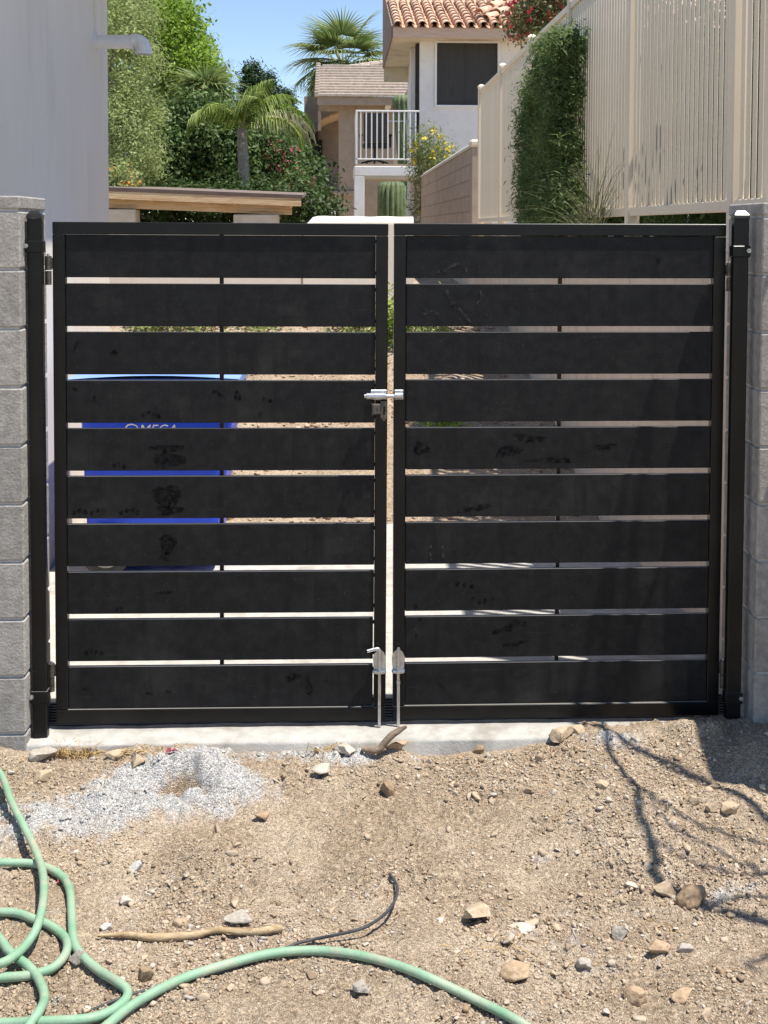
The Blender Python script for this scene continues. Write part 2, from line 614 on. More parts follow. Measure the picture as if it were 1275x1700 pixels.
# ================================================================== GATE
ZT, ZB = 1.868, .02
M_clean = pm('rubbed_clean_patch', (.003, .003, .0033), (.005, .005, .0053), 20, .5, spec=.06)
def mottle_alpha(m, sc, lo, hi):
    N, L = m.node_tree.nodes, m.node_tree.links
    n = N.new('ShaderNodeTexNoise')
    n.inputs['Scale'].default_value = sc
    n.inputs['Detail'].default_value = 5
    tc = N.new('ShaderNodeTexCoord')
    L.new(tc.outputs['Object'], n.inputs['Vector'])
    r = N.new('ShaderNodeMapRange')
    r.inputs[1].default_value = .38
    r.inputs[2].default_value = .64
    r.inputs[3].default_value = lo
    r.inputs[4].default_value = hi
    L.new(n.outputs[0], r.inputs[0])
    L.new(r.outputs[0], N['Principled BSDF'].inputs['Alpha'])
mottle_alpha(M_clean, 75, .05, .62)
M_dust = pm('dust_smear', (.022, .0215, .021), (.060, .058, .055), 60, .8, spec=.1, pos=(.42, .66))
mottle_alpha(M_dust, 60, .2, .9)
def smudges(t, x0, x1, zt, p, h, left):
    """hand prints rubbed into the dust and pale finger swipes, lying on the slats"""
    yf = .0085 - .0011
    def oval(mb, px, py, rw, rh, rot=0.):
        nonlocal yf
        yf -= .000004
        c = at(px, py, .0)
        k = 14
        v = []
        for a in range(k):
            an = 2 * math.pi * a / k
            q = 1 + .16 * math.sin(3 * an + px) + .1 * math.sin(5 * an + py)
            u, w_ = rw * math.cos(an) * q / 454, rh * math.sin(an) * q / 454
            v.append((c.x + u * math.cos(rot) - w_ * math.sin(rot), yf, c.z + u * math.sin(rot) + w_ * math.cos(rot)))
        mb.add(v, [tuple(range(k))])
    if left:
        hands = [(121, 852), (130, 849), (140, 852), (150, 853), (160, 849), (170, 850), (200, 853), (209, 849), (219, 848), (226, 852), (142, 1086), (150, 1082), (159, 1085), (167, 1086), (236, 690), (244, 687), (253, 690), (261, 692), (188, 774), (196, 772), (204, 776), (192, 1014), (200, 1013), (430, 690), (436, 664), (446, 667)]
        blots = [(124, 574, 3, 9, -.4), (117, 603, 3, 4, 0), (186, 586, 7, 4, 0), (122, 648, 6, 2, -.6), (154, 663, 2.5, 5, 0), (141, 1146, 5, 2.5, 0), (278, 1150, 5, 5, 0), (246, 1153, 5, 2, -.3), (360, 655, 12, 4, -.5), (392, 658, 6, 9, 0), (512, 1140, 6, 18, .1), (486, 1125, 16, 6, .3), (660 - 120, 1132, 5, 3, 0)]
        stain = [(276, 745, 30, 6), (278, 765, 28, 13), (275, 800, 22, 14), (276, 825, 24, 20), (278, 848, 24, 9), (275, 880, 20, 12), (277, 905, 14, 18), (274, 926, 11, 8), (274, 962, 12, 10), (270, 985, 15, 3), (450, 740, 36, 20), (440, 820, 26, 24), (445, 900, 20, 24)]
    else:
        hands = [(690, 1008), (697, 1030), (692, 1058), (786, 996), (796, 1000), (806, 999), (818, 997), (760, 970), (772, 973), (784, 975), (1160, 470), (1094, 432)]
        blots = [(840, 1045, 24, 6, .3), (865, 1035, 12, 5, -.4), (855, 1070, 22, 4, .2), (733, 1140, 10, 3, -.7), (790, 845, 30, 5, .2), (1005, 742, 20, 5, .1), (700, 745, 14, 12, 0), (915, 765, 40, 5, 0), (845, 750, 24, 10, .2), (880, 728, 28, 7, -.1)]
        stain = [(870, 500, 50, 9), (960, 492, 60, 8), (1050, 512, 50, 10), (905, 590, 26, 26), (900, 660, 22, 26), (985, 585, 9, 28), (1008, 660, 8, 26), (1000, 740, 9, 26)]
    zin = lambda z: (zt - z) % p < h - .004 and (zt - z) % p > .002
    mb = MB()
    for (px, py) in hands:
        if zin(at(px, py, 0).z - .009) and zin(at(px, py, 0).z + .009):
            oval(mb, px, py, 3.6, 4.6, random.uniform(-.3, .3))
    for b_ in blots:
        if zin(at(b_[0], b_[1] - b_[3], 0).z) and zin(at(b_[0], b_[1] + b_[3], 0).z):
            oval(mb, *b_)
    for k_, (px, py, rw, rh) in enumerate(stain):
        if zin(at(px, py - rh * 1.2, 0).z) and zin(at(px, py + rh * 1.2, 0).z) and (left and k_ < 10 or not left and k_ > 2):
            yf -= .00004
            oval(mb, px, py, rw, rh)
    tag(mb.build('hand_smudges', M_clean, t), kind='stuff')
    if not left:
        sw = MB()
        strokes = [[(705, 495), (703, 480), (712, 466), (726, 452)], [(702, 510), (705, 522), (716, 516), (728, 522), (731, 533)], [(738, 470), (744, 488), (752, 505), (760, 520), (766, 532)], [(726, 456), (732, 446), (744, 438)], [(736, 452), (752, 441), (770, 440), (775, 452)], [(752, 500), (764, 514), (782, 534)], [(796, 478), (800, 492), (792, 508)],
                   [(716, 930), (714, 915), (717, 905)], [(736, 928), (735, 912), (731, 902)], [(755, 912), (752, 903), (750, 900)], [(688, 928), (686, 915)]]
        for s_ in strokes:
            pp = catmull([at(a, b_, 0) for a, b_ in s_], 6)
            v, f = [], []
            for i, q in enumerate(pp):
                d_ = (pp[min(i + 1, len(pp) - 1)] - pp[max(i - 1, 0)]).normalized()
                wd = (.0042 + .0022 * math.sin(i * .9 + s_[0][0])) * (1 if 0 < i < len(pp) - 1 else .4)
                n_ = Vector((-d_.z, 0, d_.x)) * wd
                v += [(q.x + n_.x, yf - .0006, q.z + n_.z), (q.x - n_.x, yf - .0006, q.z - n_.z)]
            for i in range(len(pp) - 1):
                mid = (v[2 * i][2] + v[2 * i + 2][2]) / 2
                if zin(mid + .005) and zin(mid - .005):
                    f.append((2 * i, 2 * i + 1, 2 * i + 3, 2 * i + 2))
            sw.add(v, f)
        tag(sw.build('dust_swipes', M_dust, t), kind='stuff')
FWD = .0445
def gate_leaf(label, x0, x1, hinge_left, tilt):
    t = thing('gate_leaf', label, 'gate', ((x0 + x1) / 2, .019, ZB), 'pair of black slatted gate leaves')
    d = .038
    box('top_rail', M_black, t, x0, x1, 0, d, ZT - FWD, ZT, .0025)
    box('bottom_rail', M_black, t, x0, x1, 0, d, ZB, ZB + .052, .0025)
    box('stile', M_black, t, x0, x0 + FWD, .0004, d - .0004, ZB + .0525, ZT - FWD - .0005, .0025)
    box('stile', M_black, t, x1 - FWD, x1, .0004, d - .0004, ZB + .0525, ZT - FWD - .0005, .0025)
    rr = random.Random(int(x1 * 100))
    zt = ZT - FWD - .001
    n, h = 10, .1555
    p = (zt - (ZB + .054) - h) / (n - 1)
    for i in range(n):
        a = zt - i * p
        sl_g = rr.choice([.0012, .0012, .0036])
        ga = .0006 if hinge_left else .0012
        gb = sl_g if hinge_left else .0006
        dz = rr.uniform(-.0008, .0008)
        s = box('slat', M_slat, t, x0 + FWD + ga, x1 - FWD - gb, .0085 + rr.uniform(-.0006, .0006), .029, a - h + dz, a + dz - (.0 if i else 0), .0015)
        # tack welds where the slat meets the frame
        for zz in (a - .02, a - h + .02):
            box('weld', M_black, s, (x1 - FWD - gb - .001) if hinge_left else (x0 + FWD - .001), (x1 - FWD + .001) if hinge_left else (x0 + FWD + ga + .001), .018, .026, zz - .006, zz + .006)
    xm = (x0 + x1) / 2 + (-.002 if hinge_left else .004)
    box('rear_brace', M_black, t, xm - .0075, xm + .0075, .0315, .046, ZB + .01, ZT - .01, .002)
    smudges(t, x0, x1, zt, p, h, hinge_left)
    # hinges
    for py in ((450, 1126) if hinge_left else (460, 1120)):
        zc = at(85 if hinge_left else 1207, py, .0).z
        xh = x0 - .016 if hinge_left else x1 + .016
        hb = MB().tube([(xh, .004, zc + .002), (xh, .004, zc + .052)], .0125, 14).build('hinge', M_steel, t)
        MB().tube([(xh, .004, zc - .052), (xh, .004, zc - .002)], .0118, 14).build('hinge_knuckle', M_steel, hb)
        MB().tube([(xh, .004, zc + .050), (xh, .004, zc + .060)], .005, 10).build('grease_nipple', M_zinc, hb)
        MB().box(min(xh, x0 if hinge_left else x1), max(xh, x0 if hinge_left else x1), -.002, .012, zc + .006, zc + .046).build('hinge_plate', M_steel, hb)
    # drop rod
    pxr = 630 if hinge_left else 661.5
    top = at(pxr, 1078, -.018)
    xr = top.x
    zb_ = .004
    zr = at(pxr, 1112, -.018).z
    rod = MB().tube([(xr, -.018, zb_), (xr, -.018, top.z)], .0062, 12).build('drop_rod', M_zinc, t)
    if hinge_left:
        MB().tube(catmull([(xr, -.018, top.z - .004), (xr - .006, -.018, top.z + .004), (xr - .02, -.02, top.z + .003), (xr - .047, -.026, top.z - .002)], 5), .0062, 12).build('rod_handle', M_zinc, rod)
    else:
        MB().tube(catmull([(xr, -.018, top.z - .004), (xr, -.022, top.z + .004), (xr - .001, -.035, top.z + .006), (xr - .002, -.055, top.z + .004)], 5), .0062, 12).build('rod_handle', M_zinc, rod)
        MB().tube([(xr, -.018, zr - .052), (xr, -.018, zr - .040)], .0078, 12).build('rod_collar', M_zinc, rod)
    bk = MB()
    ring = []
    for a in range(21):
        an = math.pi * a / 20
        ring.append((xr + .024 * math.cos(an), zr + .035 + .035 * math.sin(an)))
    poly = [(xr + .021, zr - .002)] + ring + [(xr - .021, zr - .002)]
    bk.extrude_y(poly, -.0045, -.0006)
    bk.build('keeper_plate', M_zinc, rod)
    cap = []
    for a in range(17):
        an = math.pi + math.pi * a / 16
        cap.append((xr + .0245 * math.cos(an), -.014 + .018 * math.sin(an)))
    cap = [(xr + .0245, -.0045)] + [(xr - .0245, -.0045)] + cap
    MB().quadbox([(x, y, zr - .010) for x, y in cap], [(x, y, zr - .003) for x, y in cap]).build('keeper_guide', M_zinc, rod)
    if hinge_left:
        # slide latch at mid height
        L0, L1 = at(604, 657, -.03), at(640, 657, -.03)
        zc = L0.z
        lt = MB().box(x1 - .062, x1 - .002, -.006, -.0006, zc - .016, zc + .020, .002).build('latch', M_zinc, t)
        MB().tube([(L0.x + .006, -.030, zc), (x1 - .008, -.030, zc)], .0118, 16).build('latch_barrel', M_zinc, lt)
        MB().tube([(x1 - .047, -.030, zc - .001), (x1 - .022, -.030, zc - .001)], .0135, 16).build('latch_sleeve', M_zinc, lt)
        MB().tube([(L0.x - .002, -.030, zc), (x1 + .05, -.030, zc)], .0075, 14).build('latch_bolt', M_zinc, lt)
        MB().box(x1 - .052, x1 - .022, -.030, -.006, zc - .013, zc + .013).build('latch_saddle', M_zinc, lt)
        # hanging hasp plate with slot
        hz = zc - .018
        pl = MB()
        xa, xb = x1 - .026, x1 - .001
        ya, yb = -.034, -.031
        sx0, sx1 = .5 * (xa + xb) - .003, .5 * (xa + xb) + .003
        pl.box(xa, sx0, ya, yb, hz - .06, hz).box(sx1, xb, ya, yb, hz - .06, hz)
        pl.box(sx0, sx1, ya, yb, hz - .018, hz).box(sx0, sx1, ya, yb, hz - .06, hz - .05)
        pl.extrude_y([(xa, hz - .06), ((xa + xb) / 2, hz - .074), (xb, hz - .06)][::-1], ya, yb)
        pl.build('hasp', M_steel, lt)
        MB().box(x1 - .055, x1 - .027, -.050, -.047, hz - .045, hz - .008, .001).box(x1 - .0585, x1 - .0555, -.052, -.01, hz - .05, hz - .006, .001).build('lock_plate', M_steel, lt)
    else:
        zc = at(604, 657, -.03).z
        kp = MB().box(x0 + .002, x0 + .036, -.008, -.0006, zc - .018, zc + .018, .002).build('latch_keeper', M_zinc, t)
        MB().tube([(x0 + .003, -.030, zc), (x0 + .031, -.030, zc)], .0125, 16).build('keeper_barrel', M_zinc, kp)
        MB().box(x0 + .006, x0 + .028, -.030, -.006, zc - .012, zc + .012).build('keeper_saddle', M_zinc, kp)
    t.rotation_euler = (0, tilt, 0)
    return t
# rotate about the leaf base: children are offset by -location, so tilt pivots on the Empty
gate_leaf('left black steel gate leaf with slide latch, in front of blue bin', -1.229, -.0135, True, .0032)
gate_leaf('right black steel gate leaf crossed by branch shadows, with bolt keeper', .0135, 1.242, False, .0)

def gate_post(label, x0, x1, left):
    y0, y1 = -.072, -.035
    zt = at(55 if left else 1232, 358, y0).z
    t = thing('gate_post', label, 'post', ((x0 + x1) / 2, (y0 + y1) / 2, 0), 'black steel gate posts')
    box('shaft', M_black, t, x0, x1, y0, y1, -.05, zt, .004)
    g = .002
    cap = MB()
    cap.box(x0 - g, x1 + g, y0 - g, y1 + g, zt - .012, zt + .004, .003)
    q = .012
    cap.quadbox([(x0 - g + .002, y0 - g + .002, zt + .0042), (x1 + g - .002, y0 - g + .002, zt + .0042), (x1 + g - .002, y1 + g - .002, zt + .0042), (x0 - g + .002, y1 + g - .002, zt + .0042)],
                [(x0 + q, y0 + q, zt + .018), (x1 - q, y0 + q, zt + .018), (x1 - q, y1 - q, zt + .018), (x0 + q, y1 - q, zt + .018)])
    cap.build('cap', pm('black_plastic_cap', (.012, .012, .013), (.02, .02, .02), 20, .3), t)
    for py in ((410, 1158) if left else (418, 1160)):
        zc = at(55 if left else 1232, py, y0).z
        br = MB().box(x0 - .005, x1 + .005, y0 - .005, y1 + .002, zc - .020, zc + .022, .003).build('bracket', M_black, t)
        bx = x0 - .001 if left else x1 - .004
        MB().tube([(bx, y0 - .004, zc + .004), (bx, y0 - .0135, zc + .004)], .0085, 6, smooth=False).build('bolt', M_zinc, br)
        MB().tube([(bx, y0 - .013, zc + .004), (bx, y0 - .020, zc + .004)], .004, 8).build('bolt_end', M_zinc, br)
    return t
gate_post('black square steel gate post bolted to the left block pillar', at(48, 700, -.072).x, at(72.5, 700, -.072).x, True)
gate_post('black square steel gate post bolted to the right block pillar', at(1214, 700, -.072).x, at(1238.5, 700, -.072).x, False)

# ================================================================== LEFT HOUSE
XW = -1.762
def left_house():
    t = thing('stucco_house', 'white stucco house with wide eave at left, behind the block pillar', 'house', (XW - 1.5, 2, 0))
    ye = at(180, 200, 0).y
    # far corner of the wall
    d = ray(180, 200)
    yc = CAM.y + d.y * ((XW - CAM.x) / d.x)
    # wall as a slightly uneven sheet with thickness
    n = 40
    V, F = [], []
    box('wall', M_stucco, t, XW - 4.5, XW, .30, yc, -.3, 3.70, .012)
    # roof with eave
    rf = MB()
    rf.box(XW - 5.0, XW + .60, -.2, yc + .45, 3.70, 3.86)
    rf.build('roof', pm('eave_boards', (.55, .53, .5), (.62, .6, .57), 5, .8), t)
    # drain pipe
    d = ray(157, 68)
    yp = CAM.y + d.y * ((XW - CAM.x) / d.x)
    zp = at(157, 69, yp).z
    M_pvc = pm('white_pvc', (.72, .72, .72), (.80, .80, .80), 6, .4, c3=(.62, .6, .57), s3=9)
    x2 = at(222, 68, yp).x
    p = MB().tube([(XW - .02, yp, zp), (x2, yp, zp)], .044, 20).build('drain_pipe', M_pvc, t)
    xe = at(238, 68, yp).x - .0
    pts = [(x2 - .012, yp, zp), (x2 + .01, yp, zp)]
    for a in range(0, 91, 15):
        an = math.radians(a)
        pts.append((xe - .05 + .05 * math.sin(an), yp, zp - .05 + .05 * math.cos(an)))
    pts.append((xe, yp, zp - .075))
    MB().tube(pts, .052, 20, cap=False).build('elbow', M_pvc, p)
    MB().tube([(xe, yp, zp - .062), (xe, yp, zp - .080)], .055, 20, cap=False).build('elbow_rim', M_pvc, p)
    MB().tube([(XW - .002, yp, zp), (XW + .012, yp, zp)], .058, 20).build('collar', M_pvc, p)
    box('conduit', M_stucco, t, XW, XW + .012, yp - .015, yp + .012, zp + .05, 3.69)
    return yc
YHC = left_house()

# ================================================================== RIGHT FENCE, RETAINING WALL, TERRACE
XF = 1.515
YF0 = .70
ZF0, ZF1 = 1.925, 3.488
structure(box('terrace_ground', M_soil, None, XF + .16, 9.0, .22, 14.6, -.4, 1.70))
def fence():
    t = thing('picket_fence', 'tall tan metal picket fence running back along the right side', 'fence', (XF, YF0, 1.7))
    posts = [.26] + [YF0 + 1.83 * i for i in range(0, 6)]
    pk = MB().box(-.004, .004, -.0215, .0215, 0, ZF1 - ZF0 - .05, .003).mesh('picket', M_tan)
    po = MB().box(-.036, .036, -.036, .036, 0, ZF1 + .02 - 1.60, .005).mesh('post', M_tan)
    cp = MB().box(-.043, .043, -.043, .043, 0, .022, .005).quadbox([(-.04, -.04, .0222), (.04, -.04, .0222), (.04, .04, .0222), (-.04, .04, .0222)], [(-.014, -.014, .042), (.014, -.014, .042), (.014, .014, .042), (-.014, .014, .042)]).mesh('post_cap', M_tan)
    for i, y in enumerate(posts):
        o = place('post', po, t)
        o.location = Vector((XF, y, 1.60)) - t.location
        c = place('post_cap', cp, o)
        c.location = (0, 0, ZF1 + .0205 - 1.60)
    for i in range(len(posts) - 1):
        a, b = posts[i] + .0365, posts[i + 1] - .0365
        box('rail', M_tan, t, XF - .024, XF + .024, a, b, ZF1 - .05, ZF1, .004)
        box('rail', M_tan, t, XF - .024, XF + .024, a, b, ZF0, ZF0 + .05, .004)
        n = max(3, round((b - a) / .0733))
        for k in range(n):
            o = place('picket', pk, t)
            o.location = Vector((XF - .006, a + (k + .5) * (b - a) / n, ZF0 + .0252)) - t.location
            o.rotation_euler.z = random.uniform(-.004, .004)
    return t
fence()
tw = thing('retaining_wall', 'tan stucco retaining wall below the picket fence at right', 'wall', (XF, 7, 0))
box('wall_face', M_tanwall, tw, XF - .03, XF + .158, .215, 14.4, -.4, 1.715, .01)
box('wall_cap', M_tanwall, tw, XF - .045, XF + .157, .214, 14.4, 1.716, 1.755, .006)

# far block wall continuing behind the fence
def far_wall():
    y0, y1 = at(790, 240, 0).y, 0
    def ydepth(px, X):
        d = ray(px, 300)
        return CAM.y + d.y * ((X - CAM.x) / d.x)
    X = 1.50
    ya, yb = ydepth(781, X), ydepth(692, X)
    zt = at(781, 246, ya).z
    t = thing('garden_block_wall', 'tan block garden wall with rounded white coping, leading to the house', 'wall', (X, (ya + yb) / 2, 1.2))
    M_tb = pm('tan_block', (.36, .27, .205), (.44, .34, .26), 7, .95, .6, 60, rnd=.05)
    box('mortar_core', pm('tan_mortar', (.27, .20, .15), (.31, .235, .18), 9, .95), t, X + .006, X + .2, ya, yb, .9, zt - .004)
    h = .2
    z = zt - .003
    r = 0
    L = .41
    while z > 1.3:
        e = [ya]
        y = ya + (L if r % 2 == 0 else L / 2)
        while y < yb - .1:
            e.append(y)
            y += L
        e.append(yb)
        for a, b in zip(e[:-1], e[1:]):
            box('block', M_tb, t, X + random.uniform(-.002, .002), X + .19, a + .006, b - .006, z - h + .012, z, .006)
        z -= h
        r += 1
    pts = [(X + .095, y, zt + .02) for y in np.linspace(ya - .02, yb, 12)]
    mb = MB()
    prof = [(-.115, 0), (-.105, .04), (-.07, .075), (0, .09), (.07, .075), (.105, .04), (.115, 0)]
    mb.quadbox([(X + .095 + a, ya - .02, zt + b) for a, b in prof], [(X + .095 + a, yb, zt + b) for a, b in prof])
    mb.build('coping', M_cream, t)
    px = box('end_pilaster', M_tb, t, X - .004, X + .26, ya - .16, ya - .002, .9, zt - .002, .01)
    box('pilaster_cap', M_cream, px, X - .03, X + .28, ya - .18, ya - .021, zt, zt + .10, .03)
    return t
far_wall()

# white garden wall across the back
def white_wall():
    Y = 8.6
    t = thing('white_garden_wall', 'low white stucco garden wall with rounded top behind the gate', 'wall', (0, Y, .9))
    xl = at(503, 366, Y).x
    zt = at(600, 359, Y).z
    prof = []
    r = .10
    for a in range(0, 181, 15):
        an = math.radians(a)
        prof.append((.10 - r * math.cos(an), (zt - r) + r * math.sin(an)))
    mb = MB()
    pl = [(Y, .4)] + [(Y + a, z) for a, z in prof] + [(Y + .2, .4)]
    n = 24
    xs = np.linspace(xl, .64, n)
    V, F = [], []
    for i, x in enumerate(xs):
        drop = .11 * (1 - sstep(0, .16, np.array([x - xl]))[0]) ** 2
        for j, (y, z) in enumerate(pl):
            zz = z + (float(vnoise(np.array([x * 6]), np.array([j * .6]), 3)[0]) * .012 - drop if z > .5 else 0)
            V.append((x, y, zz))
    k = len(pl)
    for i in range(n - 1):
        for j in range(k - 1):
            F.append((i * k + j, i * k + j + 1, (i + 1) * k + j + 1, (i + 1) * k + j))
    mb.add(V, F, True)
    mb.add(V[:k], [tuple(range(k - 1, -1, -1))])
    mb.add(V[-k:], [tuple(range(k))])
    mb.build('raised_section', M_stucco, t)
    box('low_section', M_stucco, t, -7, xl - .002, Y + .01, Y + .19, .4, zt - .17, .03)
white_wall()

# ================================================================== RECYCLING BIN
def bin_():
    M_blue = pm('blue_plastic', (.003, .05, .62), (.005, .065, .70), 5, .38, .05, 200)
    M_lid = pm('pale_blue_lid', (.16, .30, .66), (.24, .38, .72), 5, .5, .05, 200)
    M_tyre = pm('bin_tyre', (.02, .02, .02), (.035, .035, .035), 9, .8)
    M_grey = pm('grey_axle', (.22, .22, .22), (.32, .32, .31), 9, .6)
    Yb = 1.95
    g = at(250, 955, Yb)
    t = thing('recycling_bin', 'blue wheeled recycling bin with pale lid behind left gate leaf', 'bin', (g.x, Yb + .3, 0))
    zt = at(250, 632, Yb).z
    xa, xb = at(128, 640, Yb).x, at(391, 640, Yb).x
    xc, xd = at(140, 940, Yb).x, at(357, 940, Yb).x
    zb = .06
    def ringat(z, k):
        u = (z - zb) / (zt - zb)
        a, b = xc + (xa - xc) * u, xd + (xb - xd) * u
        y0, y1 = Yb + .07 * (1 - u), Yb + .62 - .05 * (1 - u)
        r = .05
        return [(a + r, y0, z), (b - r, y0, z), (b - r * .3, y0 + r * .3, z), (b, y0 + r, z), (b, y1 - r, z), (b - r * .3, y1 - r * .3, z), (b - r, y1, z), (a + r, y1, z), (a + r * .3, y1 - r * .3, z), (a, y1 - r, z), (a, y0 + r, z), (a + r * .3, y0 + r * .3, z)]
    mb = MB()
    zs = [zb, zb + .02, .3, .6, zt - .10, zt - .005]
    V, F = [], []
    for z in zs:
        V += ringat(z, 0)
    n = 12
    for i in range(len(zs) - 1):
        for a in range(n):
            c = (a + 1) % n
            F.append((i * n + a, i * n + c, (i + 1) * n + c, (i + 1) * n + a))
    mb.add(V, F, False)
    mb.add(V[:n], [tuple(range(n - 1, -1, -1))])
    body = mb.build('body', M_blue, t)
    rim = MB().box(xa - .01, xb + .01, Yb - .015, Yb + .63, zt - .09, zt - .047, .012).build('rim', M_blue, t)
    # lid: shallow dome with overhang
    V, F = [], []
    x0, x1 = at(110, 622, Yb - .02).x, at(397, 622, Yb - .02).x
    y0, y1 = Yb - .035, Yb + .66
    k = 9
    for i in range(k):
        for j in range(k):
            u, v = i / (k - 1), j / (k - 1)
            e = min(1, 5 * min(u, 1 - u)) * min(1, 5 * min(v, 1 - v))
            V.append((x0 + (x1 - x0) * u, y0 + (y1 - y0) * v, zt + .011 + .035 * e + .02 * math.sin(math.pi * u)))
    for i in range(k - 1):
        for j in range(k - 1):
            F.append((i * k + j, (i + 1) * k + j, (i + 1) * k + j + 1, i * k + j + 1))
    lid = MB().add(V, F, True).box(x0, x1, y0, y1, zt - .045, zt + .0105, .006).build('lid', M_lid, t)
    MB().tube([(xa - .03, Yb + .16, zt - .05), (xa - .03, Yb + .56, zt - .05)], .016, 10).build('handle', M_blue, t)
    for yy in (Yb + .0, Yb + .58):
        xw = at(176, 950, Yb).x
        wv = MB().tube([(xw, yy, .135), (xw, yy + .05, .135)], .132, 24).build('wheel', M_tyre, t)
        MB().tube([(xw, yy - .004, .135), (xw, yy + .054, .135)], .085, 20).build('rim', M_grey, wv)
        MB().tube([(xw, yy - .008, .135), (xw, yy + .058, .135)], .06, 16).build('hub', M_tyre, wv)
    # lettering on the side facing the gate
    cu = bpy.data.curves.new('lettering', 'FONT')
    cu.body = 'MEGA'
    cu.size = .075
    cu.shear = .25
    cu.extrude = .0005
    ft = bpy.data.objects.new('tmp_text', cu)
    COL.objects.link(ft)
    bpy.context.view_layer.update()
    me = bpy.data.meshes.new_from_object(ft.evaluated_get(bpy.context.evaluated_depsgraph_get()))
    bpy.data.objects.remove(ft)
    M_wh = pm('white_print', (.8, .8, .8), (.85, .85, .85), 5, .5)
    me.materials.clear()
    me.materials.append(M_wh)
    o = place('lettering', me, body)
    zl = at(240, 716, Yb).z
    u = (zl - zb) / (zt - zb)
    o.location = (at(229, 716, Yb).x, Yb + .07 * (1 - u) - .004, at(240, 722, Yb).z)
    o.rotation_euler = (math.pi / 2, 0, 0)
    # recycling mark: open looped outline left of the word
    c0 = at(217, 712, Yb)
    pts = []
    for a in range(25):
        an = 2 * math.pi * a / 24
        pts.append((c0.x + .035 * math.cos(an) * (1 if math.cos(an) > 0 else .8), Yb + .07 * (1 - u) - .004, c0.z + .022 * math.sin(an)))
    MB().tube(pts, .004, 6).build('printed_mark', M_wh, body)
bin_()

# ================================================================== FOLIAGE TOOLS
def leaves(centers, radii, n_clump, per, size, seed, spread=.16, up=.5, aspect=.5, shell=.55, tmin=0., tmax=1., mass=None, droop=0):
    """leaf faces gathered in clumps through the volume of several ellipsoids"""
    rg = np.random.default_rng(seed)
    C = np.array(centers, float)
    R = np.array(radii, float)
    vol = R.prod(1) ** (2 / 3)
    pick = rg.choice(len(C), n_clump, p=vol / vol.sum())
    d = rg.normal(size=(n_clump, 3))
    d /= np.linalg.norm(d, axis=1)[:, None]
    rad = shell + (1 - shell) * rg.random(n_clump) ** .6
    rad *= 1 + .08 * rg.normal(size=n_clump)
    cc = C[pick] + d * R[pick] * rad[:, None]
    ctint = rg.random(n_clump)
    k = n_clump * per
    ci = np.repeat(np.arange(n_clump), per)
    off = rg.normal(size=(k, 3)) * spread
    p = cc[ci] + off
    nrm = d[ci] * .7 + rg.normal(size=(k, 3)) * .65 + np.array([0, 0, up])
    nrm /= np.linalg.norm(nrm, axis=1)[:, None]
    a = rg.normal(size=(k, 3)) + np.array([0, 0, -droop])
    a -= nrm * (a * nrm).sum(1)[:, None]
    a /= np.linalg.norm(a, axis=1)[:, None]
    b = np.cross(nrm, a)
    s = size * (.6 + .8 * rg.random(k))[:, None]
    v0, v1 = p - a * s * .5, p + b * s * aspect * .5 + nrm * s * .06
    v2, v3 = p + a * s * .5, p - b * s * aspect * .5 + nrm * s * .06
    V = np.stack([v0, v1, v2, v3], 1).reshape(-1, 3)
    F = np.arange(k * 4).reshape(-1, 4)
    tint = np.clip(tmin + (tmax - tmin) * (.6 * ctint[ci] + .4 * rg.random(k)), 0, 1)
    return V, F, np.repeat(tint, 4)

def limbs(base, targets, r0, r1, seed=0):
    rr = random.Random(seed)
    mb = MB()
    base = Vector(base)
    for tg in targets:
        tg = Vector(tg)
        mid = base.lerp(tg, .5) + Vector((rr.uniform(-.1, .1), rr.uniform(-.1, .1), rr.uniform(0, .15)))
        pts = catmull([base, base.lerp(mid, .5) + Vector((rr.uniform(-.04, .04), rr.uniform(-.04, .04), 0)), mid, tg], 4)
        n = len(pts)
        mb.tube(pts, [r0 + (r1 - r0) * i / (n - 1) for i in range(n)], 8)
    return mb

def tree(name, label, cat, base, fork_z, centers, radii, n_clump, per, size, mat, seed, group=None, r0=.09, trunk_mat=None, **kw):
    t = thing(name, label, cat, base, group)
    b = Vector(base)
    fork = Vector((b.x, b.y, fork_z))
    mb = MB().tube([b - Vector((0, 0, .3)), b.lerp(fork, .5) + Vector((.03, 0, 0)), fork], [r0 * 1.2, r0, r0 * .85], 10)
    l2 = limbs(fork - Vector((0, 0, .05)), [Vector(c) + Vector((random.uniform(-.2, .2), random.uniform(-.2, .2), .1)) for c in centers], r0 * .7, r0 * .15, seed)
    mb.add(l2.v, l2.f, True)
    mb.build('trunk', trunk_mat or M_trunk, t)
    V, F, T = leaves(centers, radii, n_clump, per, size, seed, **kw)
    place('crown', npmesh('crown', V, F, mat, tint=T), t)
    return t

LM_olive = leafmat('olive_leaf', (.16, .20, .06), (.50, .57, .23), .42)
LM_bright = leafmat('bright_leaf', (.085, .17, .014), (.38, .54, .07), .5)
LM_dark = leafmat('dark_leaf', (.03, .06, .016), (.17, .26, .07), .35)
LM_conifer = leafmat('conifer_leaf', (.02, .05, .018), (.06, .115, .035), .2)
LM_palm = leafmat('fan_palm_leaf', (.08, .14, .035), (.33, .39, .15), .35)
LM_queen = leafmat('queen_palm_leaf', (.10, .17, .025), (.34, .42, .10), .4)
LM_pale = leafmat('bleached_frond', (.30, .30, .16), (.50, .48, .32), .3)
LM_juni = leafmat('rosemary_leaf', (.07, .115, .035), (.25, .34, .12), .4)
LM_yel = leafmat('grey_green_leaf', (.12, .16, .05), (.34, .38, .16), .4)
LM_fyel = leafmat('yellow_petal', (.65, .50, .03), (.85, .72, .08), .3)
LM_fpink = leafmat('pink_petal', (.42, .03, .09), (.72, .18, .26), .3)
